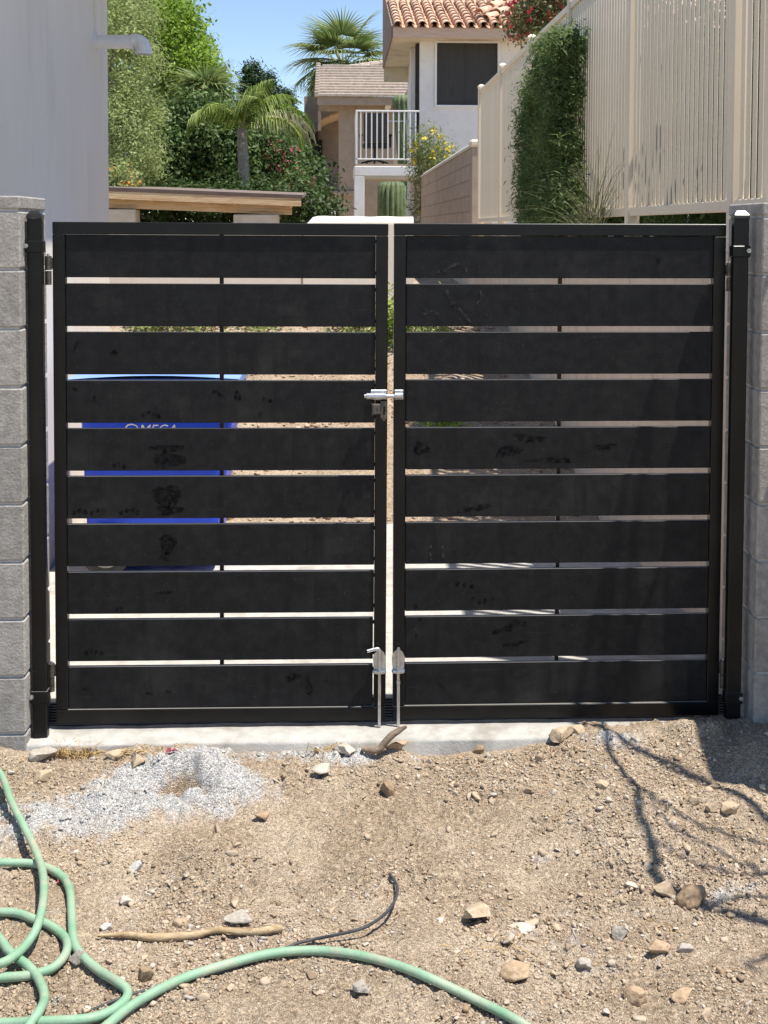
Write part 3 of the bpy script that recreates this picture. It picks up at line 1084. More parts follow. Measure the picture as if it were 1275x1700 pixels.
LM_fred = leafmat('red_petal', (.40, .02, .03), (.62, .07, .09), .3)
LM_forg = leafmat('orange_petal', (.60, .20, .03), (.80, .36, .08), .3)
LM_dry = leafmat('dry_blade', (.36, .23, .085), (.62, .45, .22), .2)

def E(px, py, Y, wpx, hpx, dy):
    """ellipsoid centre and radii from its outline in the photo at distance Y"""
    c = at(px, py, Y)
    s = (c - CAM).dot(FW) / FPX
    return tuple(c), (wpx * s, dy, hpx * s)

def flowers(parent, centers, radii, n, size, mat, seed, name='flowers'):
    V, F, T = leaves(centers, radii, n, 5, size, seed, spread=.03, up=.3, aspect=.8, shell=.85)
    tag(place(name, npmesh(name, V, F, mat, tint=T), parent), kind='stuff')

# ------------------------------------------------------------------ trees of the left background
def gz(X, Y):
    return zg1(X, Y)
e = [E(195, 120, 13.2, 72, 110, 1.0), E(215, 235, 12.6, 52, 85, .8), E(150, 260, 13, 60, 90, .8), E(205, 25, 13.6, 55, 60, .9)]
c0 = e[0][0]
tree('olive_tree', 'grey green olive tree rising beside the white house corner', 'tree', (c0[0] - .1, 13.2, gz(c0[0], 13.2)), 2.6, [x[0] for x in e], [x[1] for x in e], 1000, 34, .062, LM_olive, 3, spread=.085, aspect=.35, shell=.7)
e = [E(225, 110, 21, 105, 120, 1.8), E(290, 70, 20.5, 50, 70, 1.2), E(318, 130, 20.2, 52, 48, 1.1), E(250, 20, 21, 62, 60, 1.4), E(255, 200, 20.5, 70, 80, 1.2)]
c0 = e[0][0]
tree('ficus_tree', 'bright green dense ficus tree against the sky, behind the fan palm', 'tree', (c0[0], 21, gz(c0[0], 21)), 3.0, [x[0] for x in e], [x[1] for x in e], 2400, 22, .095, LM_bright, 4, spread=.13, aspect=.55, shell=.75)
e = [E(310, 240, 15.7, 62, 70, .6), E(365, 255, 15.4, 52, 70, .6), E(275, 265, 15.4, 40, 62, .6), E(340, 200, 15.6, 48, 36, .5), E(420, 275, 16.0, 55, 62, .6)]
c0 = e[0][0]
tree('shrub_tree', 'dark green glossy shrub tree behind the drooping queen palm', 'tree', (c0[0] + .2, 16.0, gz(c0[0], 16.0)), 2.0, [x[0] for x in e], [x[1] for x in e], 1500, 18, .085, LM_dark, 5, spread=.11, aspect=.55, shell=.7)
for i, (px, top, wd, lab) in enumerate([(418, 118, 40, 'dark cypress tree on the sky line, leftmost of three'), (446, 132, 38, 'dark cypress tree on the sky line, middle of three'), (474, 160, 30, 'dark cypress tree on the sky line, shortest and rightmost of three')]):
    Y = 33 + i * .8
    cs, rs = [], []
    for k in range(5):
        u = k / 4
        a, b = E(px + (i - 1) * 2 * u, top + 14 + u * 130, Y, wd * (.35 + .75 * u), 26, 1.0)
        cs.append(a)
        rs.append((b[0], b[0], b[2]))
    tree('cypress_tree', lab, 'tree', (cs[0][0], Y, gz(cs[0][0], Y)), 3.0, cs, rs, 2000, 18, .10, LM_conifer, 20 + i, group='cypress trees on the sky line', spread=.11, aspect=.4, shell=.6, up=.9)
# low dark hedge that closes the view below the cypresses
e = [E(430, 250, 27, 60, 60, .8), E(495, 300, 26.5, 50, 55, .8), E(360, 300, 27, 60, 60, .8)]
tree('hedge', 'dark hedge filling the garden behind the bougainvillea', 'hedge', (e[1][0][0], 27, gz(e[1][0][0], 27)), 2.4, [x[0] for x in e], [x[1] for x in e], 700, 14, .15, LM_dark, 31, spread=.16, aspect=.5, tmax=.6)

e = [E(px, 345, 12.9 + .2 * (i % 3), 40, 40, .35) for i, px in enumerate(range(170, 560, 36))]
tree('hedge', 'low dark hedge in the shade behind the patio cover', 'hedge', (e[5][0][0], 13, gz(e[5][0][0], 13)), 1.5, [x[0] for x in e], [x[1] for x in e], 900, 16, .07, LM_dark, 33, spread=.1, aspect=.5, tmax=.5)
# ------------------------------------------------------------------ palms
def fan_blades(R, nb, spread, droop, w, seed):
    rg = random.Random(seed)
    V, F, T = [], [], []
    for i in range(nb):
        a = -spread + 2 * spread * i / (nb - 1)
        L = R * (.72 + .28 * math.cos(a * .8)) * rg.uniform(.92, 1.06)
        dr = droop * rg.uniform(.7, 1.3)
        ca, sa = math.cos(a), math.sin(a)
        side = (-sa, ca)
        st = [(0.02, .006, 0), (.35, w, -.03 * dr), (.68, w * .6, -.25 * dr), (1.0, .003, -.85 * dr)]
        o = len(V)
        for u, ww, z in st:
            x, y = ca * L * u, sa * L * u
            zz = z * L + .10 * abs(math.sin(a)) * L * u * .6
            V += [(x + side[0] * ww, y + side[1] * ww, zz), (x, y, zz - ww * .45), (x - side[0] * ww, y - side[1] * ww, zz)]
        tt = rg.random()
        T += [tt] * 12
        for k in range(3):
            p = o + k * 3
            F += [(p, p + 1, p + 4, p + 3), (p + 1, p + 2, p + 5, p + 4)]
    return V, F, T

def fan_palm(label, crown, base, n, pet, R, seed, rtrunk=.16, low=-.9, dead=0, nb=26):
    crown = Vector(crown)
    t = thing('fan_palm', label, 'palm', base, 'fan palms behind the gate')
    b = Vector(base)
    pts = [b - Vector((0, 0, .3)), b.lerp(crown, .5), crown]
    MB().tube(pts, [rtrunk * 1.2, rtrunk, rtrunk * .9], 12).build('trunk', M_trunk, t)
    rr = random.Random(seed)
    for i in range(n + dead):
        isd = i >= n
        az = i * 2.39996 + rr.uniform(-.2, .2)
        u = (i + .5) / n
        el = (1.25 - u * (1.25 - low)) if not isd else rr.uniform(-1.35, -1.05)
        V, F, T = fan_blades(R * rr.uniform(.88, 1.08), nb, 1.75, .22 + .30 * u + (.5 if isd else 0), R * .028, seed * 100 + i)
        M1 = Matrix.Translation(crown) @ Matrix.Rotation(az, 4, 'Z') @ Matrix.Rotation(-el, 4, 'Y')
        L = pet * rr.uniform(.8, 1.15)
        sag = Matrix.Rotation(.25 + .35 * u, 4, 'Y')
        V = [M1 @ (Vector((L, 0, 0)) + sag @ Vector(v)) for v in V]
        m = LM_palm if not isd else LM_dry
        me = npmesh('frond', np.array([v[:] for v in V]), np.array(F), m, tint=np.array(T))
        fo = place('frond', me, t)
        MB().tube([M1 @ Vector((0, 0, 0)), M1 @ Vector((L * .5, 0, .02)), M1 @ Vector((L + .03, 0, 0))], [.03, .018, .01], 6).build('petiole', pm('palm_petiole', (.22, .25, .09), (.30, .32, .13), 8, .6), fo)
    return t
c = at(570, 112, 41)
fan_palm('tall fan palm with spiky crown against blue sky between the houses', c, (c.x, 41, gz(c.x, 41)), 44, 1.1, 1.4, 5, low=-1.15, dead=22, nb=32)
c = at(340, 158, 16.4)
fan_palm('squat fan palm with stiff fans above the dark shrub tree', c, (c.x, 16.4, gz(c.x, 16.4)), 24, .24, .58, 8, low=-.35, rtrunk=.13, nb=24)

def queen_palm():
    crown = at(403, 214, 14.2)
    base = at(407, 330, 14.2)
    base.z = gz(base.x, 14.2)
    t = thing('queen_palm', 'queen palm with arching drooping feather fronds above patio roof', 'palm', base)
    pts, rad = [], []
    n = 26
    for i in range(n + 1):
        u = i / n
        pts.append(base.lerp(crown, u) + Vector((.02 * math.sin(u * 4), 0, 0)))
        rad.append((.078 - .012 * u + (.010 if i % 2 else 0)) * (1.12 if .55 < u < .93 else 1))
    MB().tube(pts, rad, 12, smooth=False).build('trunk', pm('palm_trunk', (.20, .165, .13), (.38, .33, .28), 20, .95, .7, 40), t)
    rr = random.Random(4)
    #      azimuth, start elevation, length, bend, pale
    specs = [(math.pi, .95, 1.25, 2.9, 0), (3.3, 1.05, 1.2, 2.8, 0), (0.1, .95, 1.45, 2.4, 0), (.5, 1.15, 1.3, 1.8, 0), (-.4, .6, 1.35, 2.3, 0), (.0, .75, 1.45, 2.3, 1), (-.15, .6, 1.35, 2.1, 1),
             (1.3, 1.25, 1.0, 1.5, 0), (-1.2, 1.2, .95, 1.7, 0), (-2.4, 1.15, 1.0, 2.3, 0), (-.8, 1.4, 1.1, 1.5, 0), (.25, 1.2, 1.0, 1.4, 0)]
    for az, el, L, bend, pale in specs:
        V, F, T = [], [], []
        pos = Vector(crown)
        hd = Vector((math.cos(az), math.sin(az), 0))
        sd = Vector((-math.sin(az), math.cos(az), 0))
        k = 44
        rach = [pos.copy()]
        for i in range(k):
            u = i / k
            e_ = el - bend * u ** 1.3
            dirv = hd * math.cos(e_) + Vector((0, 0, 1)) * math.sin(e_)
            pos = pos + dirv * (L / k)
            rach.append(pos.copy())
            if i < 4:
                continue
            for s in (-1, 1):
                for rep in range(2):
                    ll = .36 * math.sin(math.pi * min(1, .16 + u * .88)) * rr.uniform(.8, 1.15)
                    out = (sd * s * rr.uniform(.5, 1.0) + dirv * rr.uniform(.4, .8) + Vector((0, 0, rr.uniform(-.5, .2)))).normalized()
                    p0 = pos + dirv * rr.uniform(0, L / k)
                    p1 = p0 + out * ll * .5 + Vector((0, 0, -.04 * ll))
                    p2 = p1 + (out * .45 + Vector((0, 0, -.9))).normalized() * ll * .6
                    wv = dirv.cross(out).normalized() * .007 + dirv * .006
                    o = len(V)
                    V += [p0 - wv * .6, p0 + wv * .6, p1 - wv, p1 + wv, p2 - wv * .25, p2 + wv * .25]
                    F += [(o, o + 1, o + 3, o + 2), (o + 2, o + 3, o + 5, o + 4)]
                    T += [rr.random()] * 6
        fo = place('frond', npmesh('frond', np.array([v[:] for v in V]), np.array(F), LM_pale if pale else LM_queen, tint=np.array(T)), t)
        MB().tube(rach[::4] + [rach[-1]], [.016 - .013 * i / (len(rach[::4])) for i in range(len(rach[::4]) + 1)], 6).build('rachis', pm('rachis', (.25, .28, .08), (.34, .36, .12), 8, .6), fo)
queen_palm()

# ------------------------------------------------------------------ flowering shrubs
def bush(name, label, e, nc, per, size, mat, seed, fl=None, fsize=.05, fn=120, cat='bush', **kw):
    b = e[0][0]
    z0 = min(x[0][2] - x[1][2] for x in e)
    base = (b[0], b[1], min(z0, gz(b[0], b[1])) if kw.pop('ground', True) else z0)
    t = thing(name, label, cat, base)
    l2 = limbs(base, [x[0] for x in e] + [(x[0][0], x[0][1], x[0][2] + x[1][2] * .6) for x in e], .025, .006, seed)
    l2.build('stem', M_trunk, t)
    V, F, T = leaves([x[0] for x in e], [x[1] for x in e], nc, per, size, seed, **kw)
    place('foliage', npmesh('foliage', V, F, mat, tint=T), t)
    if fl:
        flowers(t, [x[0] for x in e], [x[1] for x in e], fn, fsize, fl, seed + 1)
    return t
bush('bougainvillea', 'pink flowering bougainvillea shrub below the queen palm fronds', [E(468, 270, 15.6, 28, 36, .4), E(490, 315, 15.2, 30, 34, .4)], 380, 16, .06, LM_dark, 41, LM_fpink, .05, 110, spread=.09)
bush('orange_flower_bush', 'small bush with orange flowers above the left end of patio roof', [E(205, 298, 11.6, 26, 20, .25), E(180, 300, 11.6, 22, 20, .25)], 120, 14, .05, LM_olive, 43, LM_forg, .04, 30, spread=.07)
bush('yellow_flower_bush', 'yellow flowering bush leaning over the tan garden wall', [E(712, 245, 19.6, 28, 36, .4), E(735, 268, 19.2, 26, 28, .4), E(700, 280, 19.8, 20, 34, .3), E(697, 335, 19.8, 10, 26, .2)], 330, 14, .085, LM_yel, 45, LM_fyel, .07, 42, spread=.11, aspect=.25, shell=.4)
bush('red_bougainvillea', 'red flowering bougainvillea spilling over the fence beside the tile roof', [E(890, 22, 13.5, 48, 34, .5), E(925, 5, 13.2, 45, 40, .5), E(865, 45, 13.8, 26, 22, .35), E(960, -20, 13, 50, 40, .5)], 520, 14, .06, leafmat('bougainvillea_leaf', (.07, .09, .03), (.22, .21, .09), .3), 47, LM_fred, .055, 90, spread=.10, shell=.3)
# evergreen climber hanging in front of the fence
def climber():
    Y = 5.3
    e = []
    for (px, py, w_, h_) in [(920, 95, 12, 34), (908, 150, 20, 38), (900, 200, 22, 40), (900, 255, 24, 45), (898, 305, 25, 40), (900, 350, 25, 45), (938, 78, 8, 24), (932, 150, 11, 50), (930, 235, 12, 45), (934, 330, 14, 50)]:
        d = ray(px, py)
        Yk = CAM.y + d.y * ((1.36 - CAM.x) / d.x)
        a, b = E(px, py, Yk, w_, h_, .2)
        e.append((a, (.12, b[0] * 4.2, b[2])))
    Y = e[4][0][1]
    base = (1.36, Y, 1.70)
    t = thing('evergreen_shrub', 'tall feathery evergreen shrub growing against the tan fence', 'shrub', base)
    limbs((base[0], Y, 1.5), [x[0] for x in e], .03, .008, 3).build('stem', M_trunk, t)
    V, F, T = leaves([x[0] for x in e], [x[1] for x in e], 2100, 24, .05, 51, spread=.05, aspect=.18, shell=.45, up=.5)
    V2, F2, T2 = leaves([x[0] for x in e], [(x[1][0] * 1.5, x[1][1] * 1.3, x[1][2] * 1.15) for x in e], 240, 16, .055, 52, spread=.03, aspect=.14, shell=.85, up=.8)
    V, F, T = np.concatenate([V, V2]), np.concatenate([F, F2 + len(V)]), np.concatenate([T, T2])
    place('foliage', npmesh('foliage', V, F, LM_juni, tint=T), t)
climber()
# hedge behind the near fence panels
e = [((XF + .68, .5 + .8 * k, 2.35 + .2 * (k % 3)), (.28, .6, .85)) for k in range(9)]
tree('hedge', 'leafy hedge glimpsed through gaps of the near fence panels', 'hedge', (XF + .75, 3, 1.7), 2.0, [x[0] for x in e], [x[1] for x in e], 2200, 16, .075, LM_dark, 61, spread=.11, shell=.3, tmax=.7)

def blades(name, label, base, n, L, spread, seed, mat, cat, w=.006, az=None, lean=(.4, 1.2)):
    rg = random.Random(seed)
    V, F, T = [], [], []
    base = Vector(base)
    for i in range(n):
        a = rg.uniform(0, 6.283) if az is None else az + rg.uniform(-1, 1)
        hd = Vector((math.cos(a), math.sin(a), 0))
        e_ = rg.uniform(*lean)
        ll = L * rg.uniform(.5, 1.1)
        p = base + Vector((rg.uniform(-1, 1) * spread[0], rg.uniform(-1, 1) * spread[1], 0))
        sd = Vector((-math.sin(a), math.cos(a), .3)) * w
        tt = rg.random()
        o = len(V)
        k = 5
        for j in range(k + 1):
            u = j / k
            ww = sd * (1 - .85 * u)
            V += [p - ww, p + ww]
            T += [tt, tt]
            ee = e_ - 1.5 * u * rg.uniform(.6, 1.1)
            p = p + (hd * math.cos(ee) + Vector((0, 0, math.sin(ee)))) * ll / k
        for j in range(k):
            F.append((o + 2 * j, o + 2 * j + 1, o + 2 * j + 3, o + 2 * j + 2))
    o = place(name, npmesh(name, np.array([v[:] for v in V]), np.array(F), mat, tint=np.array(T)))
    return tag(o, label, cat)
LM_grass = leafmat('fountain_grass', (.10, .12, .05), (.36, .36, .20), .3)
c = at(985, 372, 3.3)
blades('grass_clump', 'thin arching grass clump growing through the foot of the fence', (XF - .10, 3.1, 1.74), 60, .85, (.03, .14), 71, LM_grass, 'grass', .005, az=-1.9, lean=(.5, 1.5))
blades('grass_clump', 'dry trailing grass under the near fence rail beside the pillar', (XF - .02, 1.35, 1.76), 130, .30, (.05, .55), 72, LM_dry, 'grass', .003, az=None, lean=(0, .5))
# plants of the bed in front of the white wall, seen through the gate gaps
for i, (px, py, Y, w_, h_, lab) in enumerate([(652, 545, 6.9, 34, 50, 'leafy green plant seen through the gap between the gate leaves'), (255, 535, 7.4, 42, 30, 'low green plant in the bed behind the bin'), (330, 538, 7.3, 40, 26, 'yellowish low plant seen in a gap of left leaf'), (430, 538, 7.4, 46, 22, 'low plant beneath the white garden wall, right of the brace'), (705, 545, 6.6, 42, 50, 'dark leafy plant behind the right leaf near its stile'), (735, 700, 4.6, 30, 16, 'tiny green seedling on the gravel slope'), (590, 540, 7.4, 40, 24, 'low plant just left of the gap between the leaves')]):
    t = bush('garden_plant', lab, [E(px, py, Y, w_, h_, .3)], 110, 10, .055 if h_ > 20 else .03, LM_bright if i in (0, 5) else LM_olive, 80 + i, spread=.07, cat='plant')
    t['group'] = 'plants in the back garden bed'

# ================================================================== PATIO COVER
def patio():
    Y = 10.4
    t = thing('patio_cover', 'low timber patio roof with raw lumber fascia above the gate', 'patio cover', (-1.8, Y + 1, 1.1))
    a, b = at(176, 318, Y), at(500, 331, Y)
    xl, xr = a.x - .6, b.x
    sl_ = (b.z - a.z) / (b.x - a.x)
    zl = a.z + sl_ * (xl - a.x)
    D = 2.3
    up_ = .10
    def slab(name, m, parent, x0, x1, y0, y1, dz0, dz1):
        z = lambda x: zl + sl_ * (x - xl)
        r = lambda y: up_ * (y - Y) / D
        return MB().quadbox([(x0, y0, z(x0) + dz0 + r(y0)), (x1, y0, z(x1) + dz0 + r(y0)), (x1, y1, z(x1) + dz0 + r(y1)), (x0, y1, z(x0) + dz0 + r(y1))],
                            [(x0, y0, z(x0) + dz1 + r(y0)), (x1, y0, z(x1) + dz1 + r(y0)), (x1, y1, z(x1) + dz1 + r(y1)), (x0, y1, z(x0) + dz1 + r(y1))]).build(name, m, parent)
    rf = slab('roof_sheet', pm('roof_felt', (.16, .12, .10), (.22, .17, .14), 9, .9), t, xl - .02, xr + .01, Y - .02, Y + D, .012, .05)
    slab('drip_edge', M_brownmetal, rf, xl - .03, xr + .015, Y - .034, Y - .0215, .008, .055)
    slab('fascia', M_wood, t, xl, xr, Y - .03, Y + .02, -.085, .010)
    slab('beam', M_wood, t, xl + .3, xr - .12, Y + .14, Y + .20, -.20, -.07)
    for k in range(9):
        x = xl + .12 + k * (xr - xl - .25) / 8
        slab('rafter', M_wood, t, x - .02, x + .02, Y + .021, Y + D - .05, -.10, -.005)
    slab('beam', M_wood, t, xl + .3, xr - .3, Y + 1.9, Y + 1.98, -.24, -.12)
    for (p0, p1, yy) in ((178, 226, Y + .12), (388, 462, Y + .12)):
        x0, x1 = at(p0, 350, yy).x, at(p1, 350, yy).x
        z = zl + sl_ * ((x0 + x1) / 2 - xl) - .205
        box('column', M_cream, t, x0, x1, yy - .05, yy + .3, .7, z, .01)
patio()

# ================================================================== HOUSES
M_white = pm('white_house_stucco', (.72, .71, .71), (.78, .77, .77), 4, .9, .4, 60, c3=(.66, .63, .58), s3=1.2)
M_soffit = pm('cream_soffit', (.62, .55, .42), (.70, .62, .48), 4, .85, c3=(.50, .42, .30), s3=2)
M_pinkwood = pm('weathered_pink_fascia', (.50, .36, .27), (.60, .45, .35), 5, .85, .3, 30, stretch=(.6, 1, 6))
M_clay = pm('clay_barrel_tile', (.52, .29, .185), (.64, .44, .30), 6, .85, .3, 60, rnd=.16, c3=(.60, .47, .36), s3=5)
M_screen = pm('dark_window_screen', (.022, .020, .019), (.034, .031, .029), 3, .55, stretch=(6, 1, .6))
M_trim = pm('white_trim', (.74, .74, .73), (.80, .80, .79), 5, .6)
M_tanhouse = pm('tan_house_stucco', (.38, .30, .225), (.45, .36, .275), 4, .92, .4, 60)
M_roofflat = pm('flat_roof_tile', (.36, .29, .23), (.50, .42, .345), 8, .9, .4, 40, rnd=.06, c3=(.56, .49, .42), s3=14)
M_rail = pm('white_rail_paint', (.72, .71, .69), (.78, .77, .75), 9, .5)
M_darkin = pm('dark_interior', (.03, .027, .025), (.05, .045, .04), 4, .9)

def white_house():
    Y = 22.0
    x0 = at(697, 200, Y).x
    x1 = x0 + 8
    t = thing('white_house', 'white stucco house with clay barrel tile roof and dark screened window', 'house', (x0 + 3, Y, 1.2))
    ze = at(750, 64, Y - .6).z           # fascia bottom
    zf = at(750, 46, Y - .6).z           # fascia top
    wa, wb = at(724, 200, Y).x, at(826, 200, Y).x
    wz0, wz1 = at(770, 175, Y).z, at(770, 71, Y).z
    D = 4.6
    w_ = MB()
    w_.box(x0, wa, Y, Y + .25, 0, ze + .05)
    w_.box(wb, x1, Y, Y + .25, 0, ze + .05)
    w_.box(wa, wb, Y, Y + .25, 0, wz0).box(wa, wb, Y, Y + .25, wz1, ze + .05)
    w_.box(x0, x0 + .25, Y + .25, Y + D, 0, ze + .05)
    wall = w_.build('wall', M_white, t)
    win = MB()
    f = .05
    win.box(wa - .03, wb + .03, Y - .05, Y - .002, wz0 - .05, wz0 + .005, .008)
    win.box(wa - .03, wb + .03, Y - .045, Y - .002, wz1, wz1 + .04, .008)
    win.box(wa - .04, wa + .01, Y - .042, Y - .002, wz0 + .006, wz1 - .001, .008).box(wb - .01, wb + .04, Y - .042, Y - .002, wz0 + .006, wz1 - .001, .008)
    wo_ = win.build('window', M_trim, t)
    xm = (wa + wb) / 2 - .03
    box('screen', M_screen, wo_, wa + .012, xm - .012, Y + .03, Y + .045, wz0 + .01, wz1 - .005)
    box('screen', M_screen, wo_, xm + .012, wb - .012, Y + .034, Y + .049, wz0 + .01, wz1 - .005)
    box('mullion', M_screen, wo_, xm - .0118, xm + .0118, Y + .02, Y + .055, wz0 + .01, wz1 - .005)
    # roof body: boxed overhang to front and left
    xo = at(650, 56, Y - .6).x
    yb = Y + 4.3
    fa = MB().box(xo + .03, x1, Y - .62, Y - .56, ze, zf, .01).build('fascia', M_pinkwood, t)
    so = box('soffit', M_soffit, t, xo + .031, x1, Y - .559, Y - .002, ze + .03, ze + .07)
    box('soffit', M_soffit, t, xo + .031, x0 - .002, Y - .0015, yb, ze + .03, ze + .07)
    pitch = .36
    mb = MB()
    zr = lambda y: zf + .02 + pitch * (y - (Y - .6))
    mb.quadbox([(xo, Y - .555, ze + .01), (xo + .03, Y - .555, ze + .01), (xo + .03, yb, ze + .01), (xo, yb, ze + .01)], [(xo, Y - .555, zr(Y - .555)), (xo + .03, Y - .555, zr(Y - .555)), (xo + .03, yb, zr(yb)), (xo, yb, zr(yb))])
    mb.build('rake_board', pm('brown_rake', (.20, .13, .095), (.27, .18, .14), 6, .8), t)
    box('soffit_end', M_soffit, t, xo + .031, x0 - .003, yb - .04, yb, ze - .34, ze + .029)
    rs = MB().quadbox([(xo + .031, Y - .555, zf - .02), (x1, Y - .555, zf - .02), (x1, yb, zr(yb) - .05), (xo + .031, yb, zr(yb) - .05)], [(xo + .031, Y - .555, zr(Y - .555) - .012), (x1, Y - .555, zr(Y - .555) - .012), (x1, yb, zr(yb) - .012), (xo + .031, yb, zr(yb) - .012)]).build('roof_deck', M_clay, t)
    # barrel tiles: tapered half pipes, shared mesh
    def tile_mesh(r0, r1, L, up_):
        V, F = [], []
        n = 9
        for (y, r) in ((0, r0), (L, r1)):
            for rr_ in (r, r - .016):
                for a in range(n):
                    an = math.pi * a / (n - 1)
                    V.append((rr_ * math.cos(an), y, up_ * (rr_ * math.sin(an) - (.0 if up_ > 0 else 0))))
        for a in range(n - 1):
            F += [(a, a + 1, 2 * n + a + 1, 2 * n + a), (n + a + 1, n + a, 3 * n + a, 3 * n + a + 1), (a + 1, a, n + a, n + a + 1), (2 * n + a, 2 * n + a + 1, 3 * n + a + 1, 3 * n + a)]
        F += [(0, 2 * n, 3 * n, n), (n - 1, 2 * n - 1, 4 * n - 1, 3 * n - 1)]
        return MB().add(V, F, False).mesh('roof_tile', M_clay)
    tm = tile_mesh(.098, .080, .46, 1)
    pmn = tile_mesh(.088, .088, .46, -1)
    al = math.atan(pitch)
    col_w = (at(851, 46, Y - .6).x - at(650, 46, Y - .6).x) / 9.9
    ncol, nrow = 17, 9
    rr = random.Random(9)
    for c_ in range(ncol):
        for r_ in range(nrow):
            y = Y - .70 + r_ * .36 * math.cos(al)
            x = xo + .13 + c_ * col_w
            o = place('roof_tile', tm, t)
            o.location = Vector((x + rr.uniform(-.008, .008), y, zr(y) + .035 + rr.uniform(0, .008))) - t.location
            o.rotation_euler = (al - .045, 0, rr.uniform(-.02, .02))
            if r_ < 5:
                o = place('pan_tile', pmn, t)
                o.location = Vector((x + col_w / 2, y + .02, zr(y) + .075)) - t.location
                o.rotation_euler = (al - .045, 0, 0)
    # a row of cap tiles climbing to the right (hip)
    cm = tile_mesh(.115, .095, .46, 1)
    h0, h1 = at(795, 22, Y - .1), at(880, -18, Y + 1.6)
    dv = (h1 - h0)
    for k in range(6):
        o = place('hip_tile', cm, t)
        p = h0 + dv * (k / 5 * 1.1)
        o.location = p - t.location
        q = dv.to_track_quat('Y', 'Z').to_euler()
        o.rotation_euler = (q.x - .05, q.y, q.z + rr.uniform(-.04, .04))
        o2 = place('hip_tile', cm, t)
        o2.location = p + Vector((.14, .05, -.12)) - t.location
        o2.rotation_euler = (q.x - .05, q.y, q.z + rr.uniform(-.04, .04))
    # recessed corner strip and black shutter left of the wall
    xs0, xs1 = at(681, 180, Y + 1.1).x, at(692, 180, Y + 1.1).x
    box('corner_pilaster', M_white, t, xs0, x0 - .003, Y + .9, Y + 1.3, 0, ze + .02)
    sh0, sh1 = at(689.5, 150, Y + .3).x, x0 - .003
    box('shutter', M_darkin, t, sh0, sh1, Y + .26, Y + .40, at(690, 300, Y + .3).z, at(690, 73, Y + .3).z, .01)
white_house()

def balcony():
    Y = 21.4
    xa, xb = at(588, 280, Y).x, at(693, 280, Y).x
    t = thing('balcony', 'white stucco balcony on columns with white metal railing', 'balcony', (xa, Y, 1.2))
    zt, zb = at(640, 276, Y).z, at(640, 292, Y).z
    dk = MB().box(xa, xb, Y, Y + 1.7, zb, zt, .012).build('deck', M_white, t)
    box('deck_lip', M_tanhouse, dk, xa + .03, xb, Y + .03, Y + 1.7, zt + .0015, zt + .05)
    box('soffit', M_soffit, t, xa + .18, xb, Y + .02, Y + 1.69, zb - .05, zb - .002)
    xc = at(605, 320, Y).x
    box('column', M_white, t, xa, xc, Y, Y + .25, .3, zb - .001, .012)
    x2, x3 = at(680, 320, Y + 1.4).x, at(688, 320, Y + 1.4).x
    box('column', M_white, t, x2, x3, Y + 1.4, Y + 1.6, .3, zb - .052, .012)
    zr0, zr1 = at(640, 264, Y + .06).z, at(640, 183, Y + .06).z
    r0, r1 = at(591, 220, Y + .06).x, at(696, 220, Y + .06).x
    rl = MB().box(r0 - .01, r1, Y + .04, Y + .08, zr1 - .035, zr1, .006).build('top_rail', M_rail, t)
    box('bottom_rail', M_rail, t, r0 - .01, r1, Y + .04, Y + .08, zr0 - .02, zr0 + .012, .005)
    for i, px in enumerate([592, 599, 608, 617, 626, 635, 644, 653, 662, 671, 681, 690]):
        x = at(px, 220, Y + .06).x
        rad = .014 if i else .02
        box('baluster', M_rail, t, x - rad, x + rad, Y + .06 - rad, Y + .06 + rad, (zt + .05) if i in (0, 10) else zr0 + .0122, zr1 - .0355)
    # side railing, running back
    box('side_rail', M_rail, t, r0 - .008, r0 + .022, Y + .0805, Y + 1.65, zr1 - .032, zr1 - .004)
    for k in range(6):
        y = Y + .30 + k * .26
        box('side_baluster', M_rail, t, r0 - .004, r0 + .018, y, y + .022, zt + .051, zr1 - .033)
    zr2 = at(670, 200, Y + 1.6).z
    box('rear_rail', M_rail, t, at(645, 200, Y + 1.6).x, r1, Y + 1.6, Y + 1.64, zr2 - .03, zr2)
    return zt
ZDECK = balcony()

def chair():
    Y = 22.1
    z0 = ZDECK + .055
    c = at(622, 240, Y)
    t = thing('office_chair', 'high backed black office chair on the white balcony', 'chair', (c.x, Y, z0))
    M_ch = pm('chair_fabric', (.055, .05, .048), (.075, .068, .064), 9, .8)
    M_bk = pm('chair_plastic', (.012, .012, .013), (.02, .02, .02), 9, .4)
    zs = z0 + .42
    xl, xr = at(603, 230, Y).x, at(644, 230, Y).x
    box('backrest', M_ch, t, xl, xr, Y - .26, Y - .18, zs + .06, at(620, 188, Y - .2).z, .03)
    box('seat', M_bk, t, xl - .01, xr + .01, Y - .25, Y + .25, zs - .05, zs + .055, .03)
    for s, x in ((-1, xl - .05), (1, xr + .05)):
        a = box('armrest', M_bk, t, x - .035, x + .035, Y - .2, Y + .15, zs + .20, zs + .25, .012)
        box('arm_post', M_bk, a, x - .022, x + .022, Y - .06, Y + .02, zs - .03, zs + .199)
    MB().tube([(c.x, Y, z0 + .08), (c.x, Y, zs - .051)], .03, 10).build('gas_column', M_bk, t)
    for k in range(5):
        an = k * 2 * math.pi / 5 + .3
        e_ = Vector((c.x + .3 * math.cos(an), Y + .3 * math.sin(an), z0 + .055))
        lg = MB().tube([(c.x, Y, z0 + .13), (c.x + .15 * math.cos(an), Y + .15 * math.sin(an), z0 + .09), e_], [.028, .022, .016], 8).build('leg', M_bk, t)
        MB().tube([e_ + Vector((-.02, 0, -.027)), e_ + Vector((.02, 0, -.027))], .026, 10).build('caster', M_bk, lg)
chair()

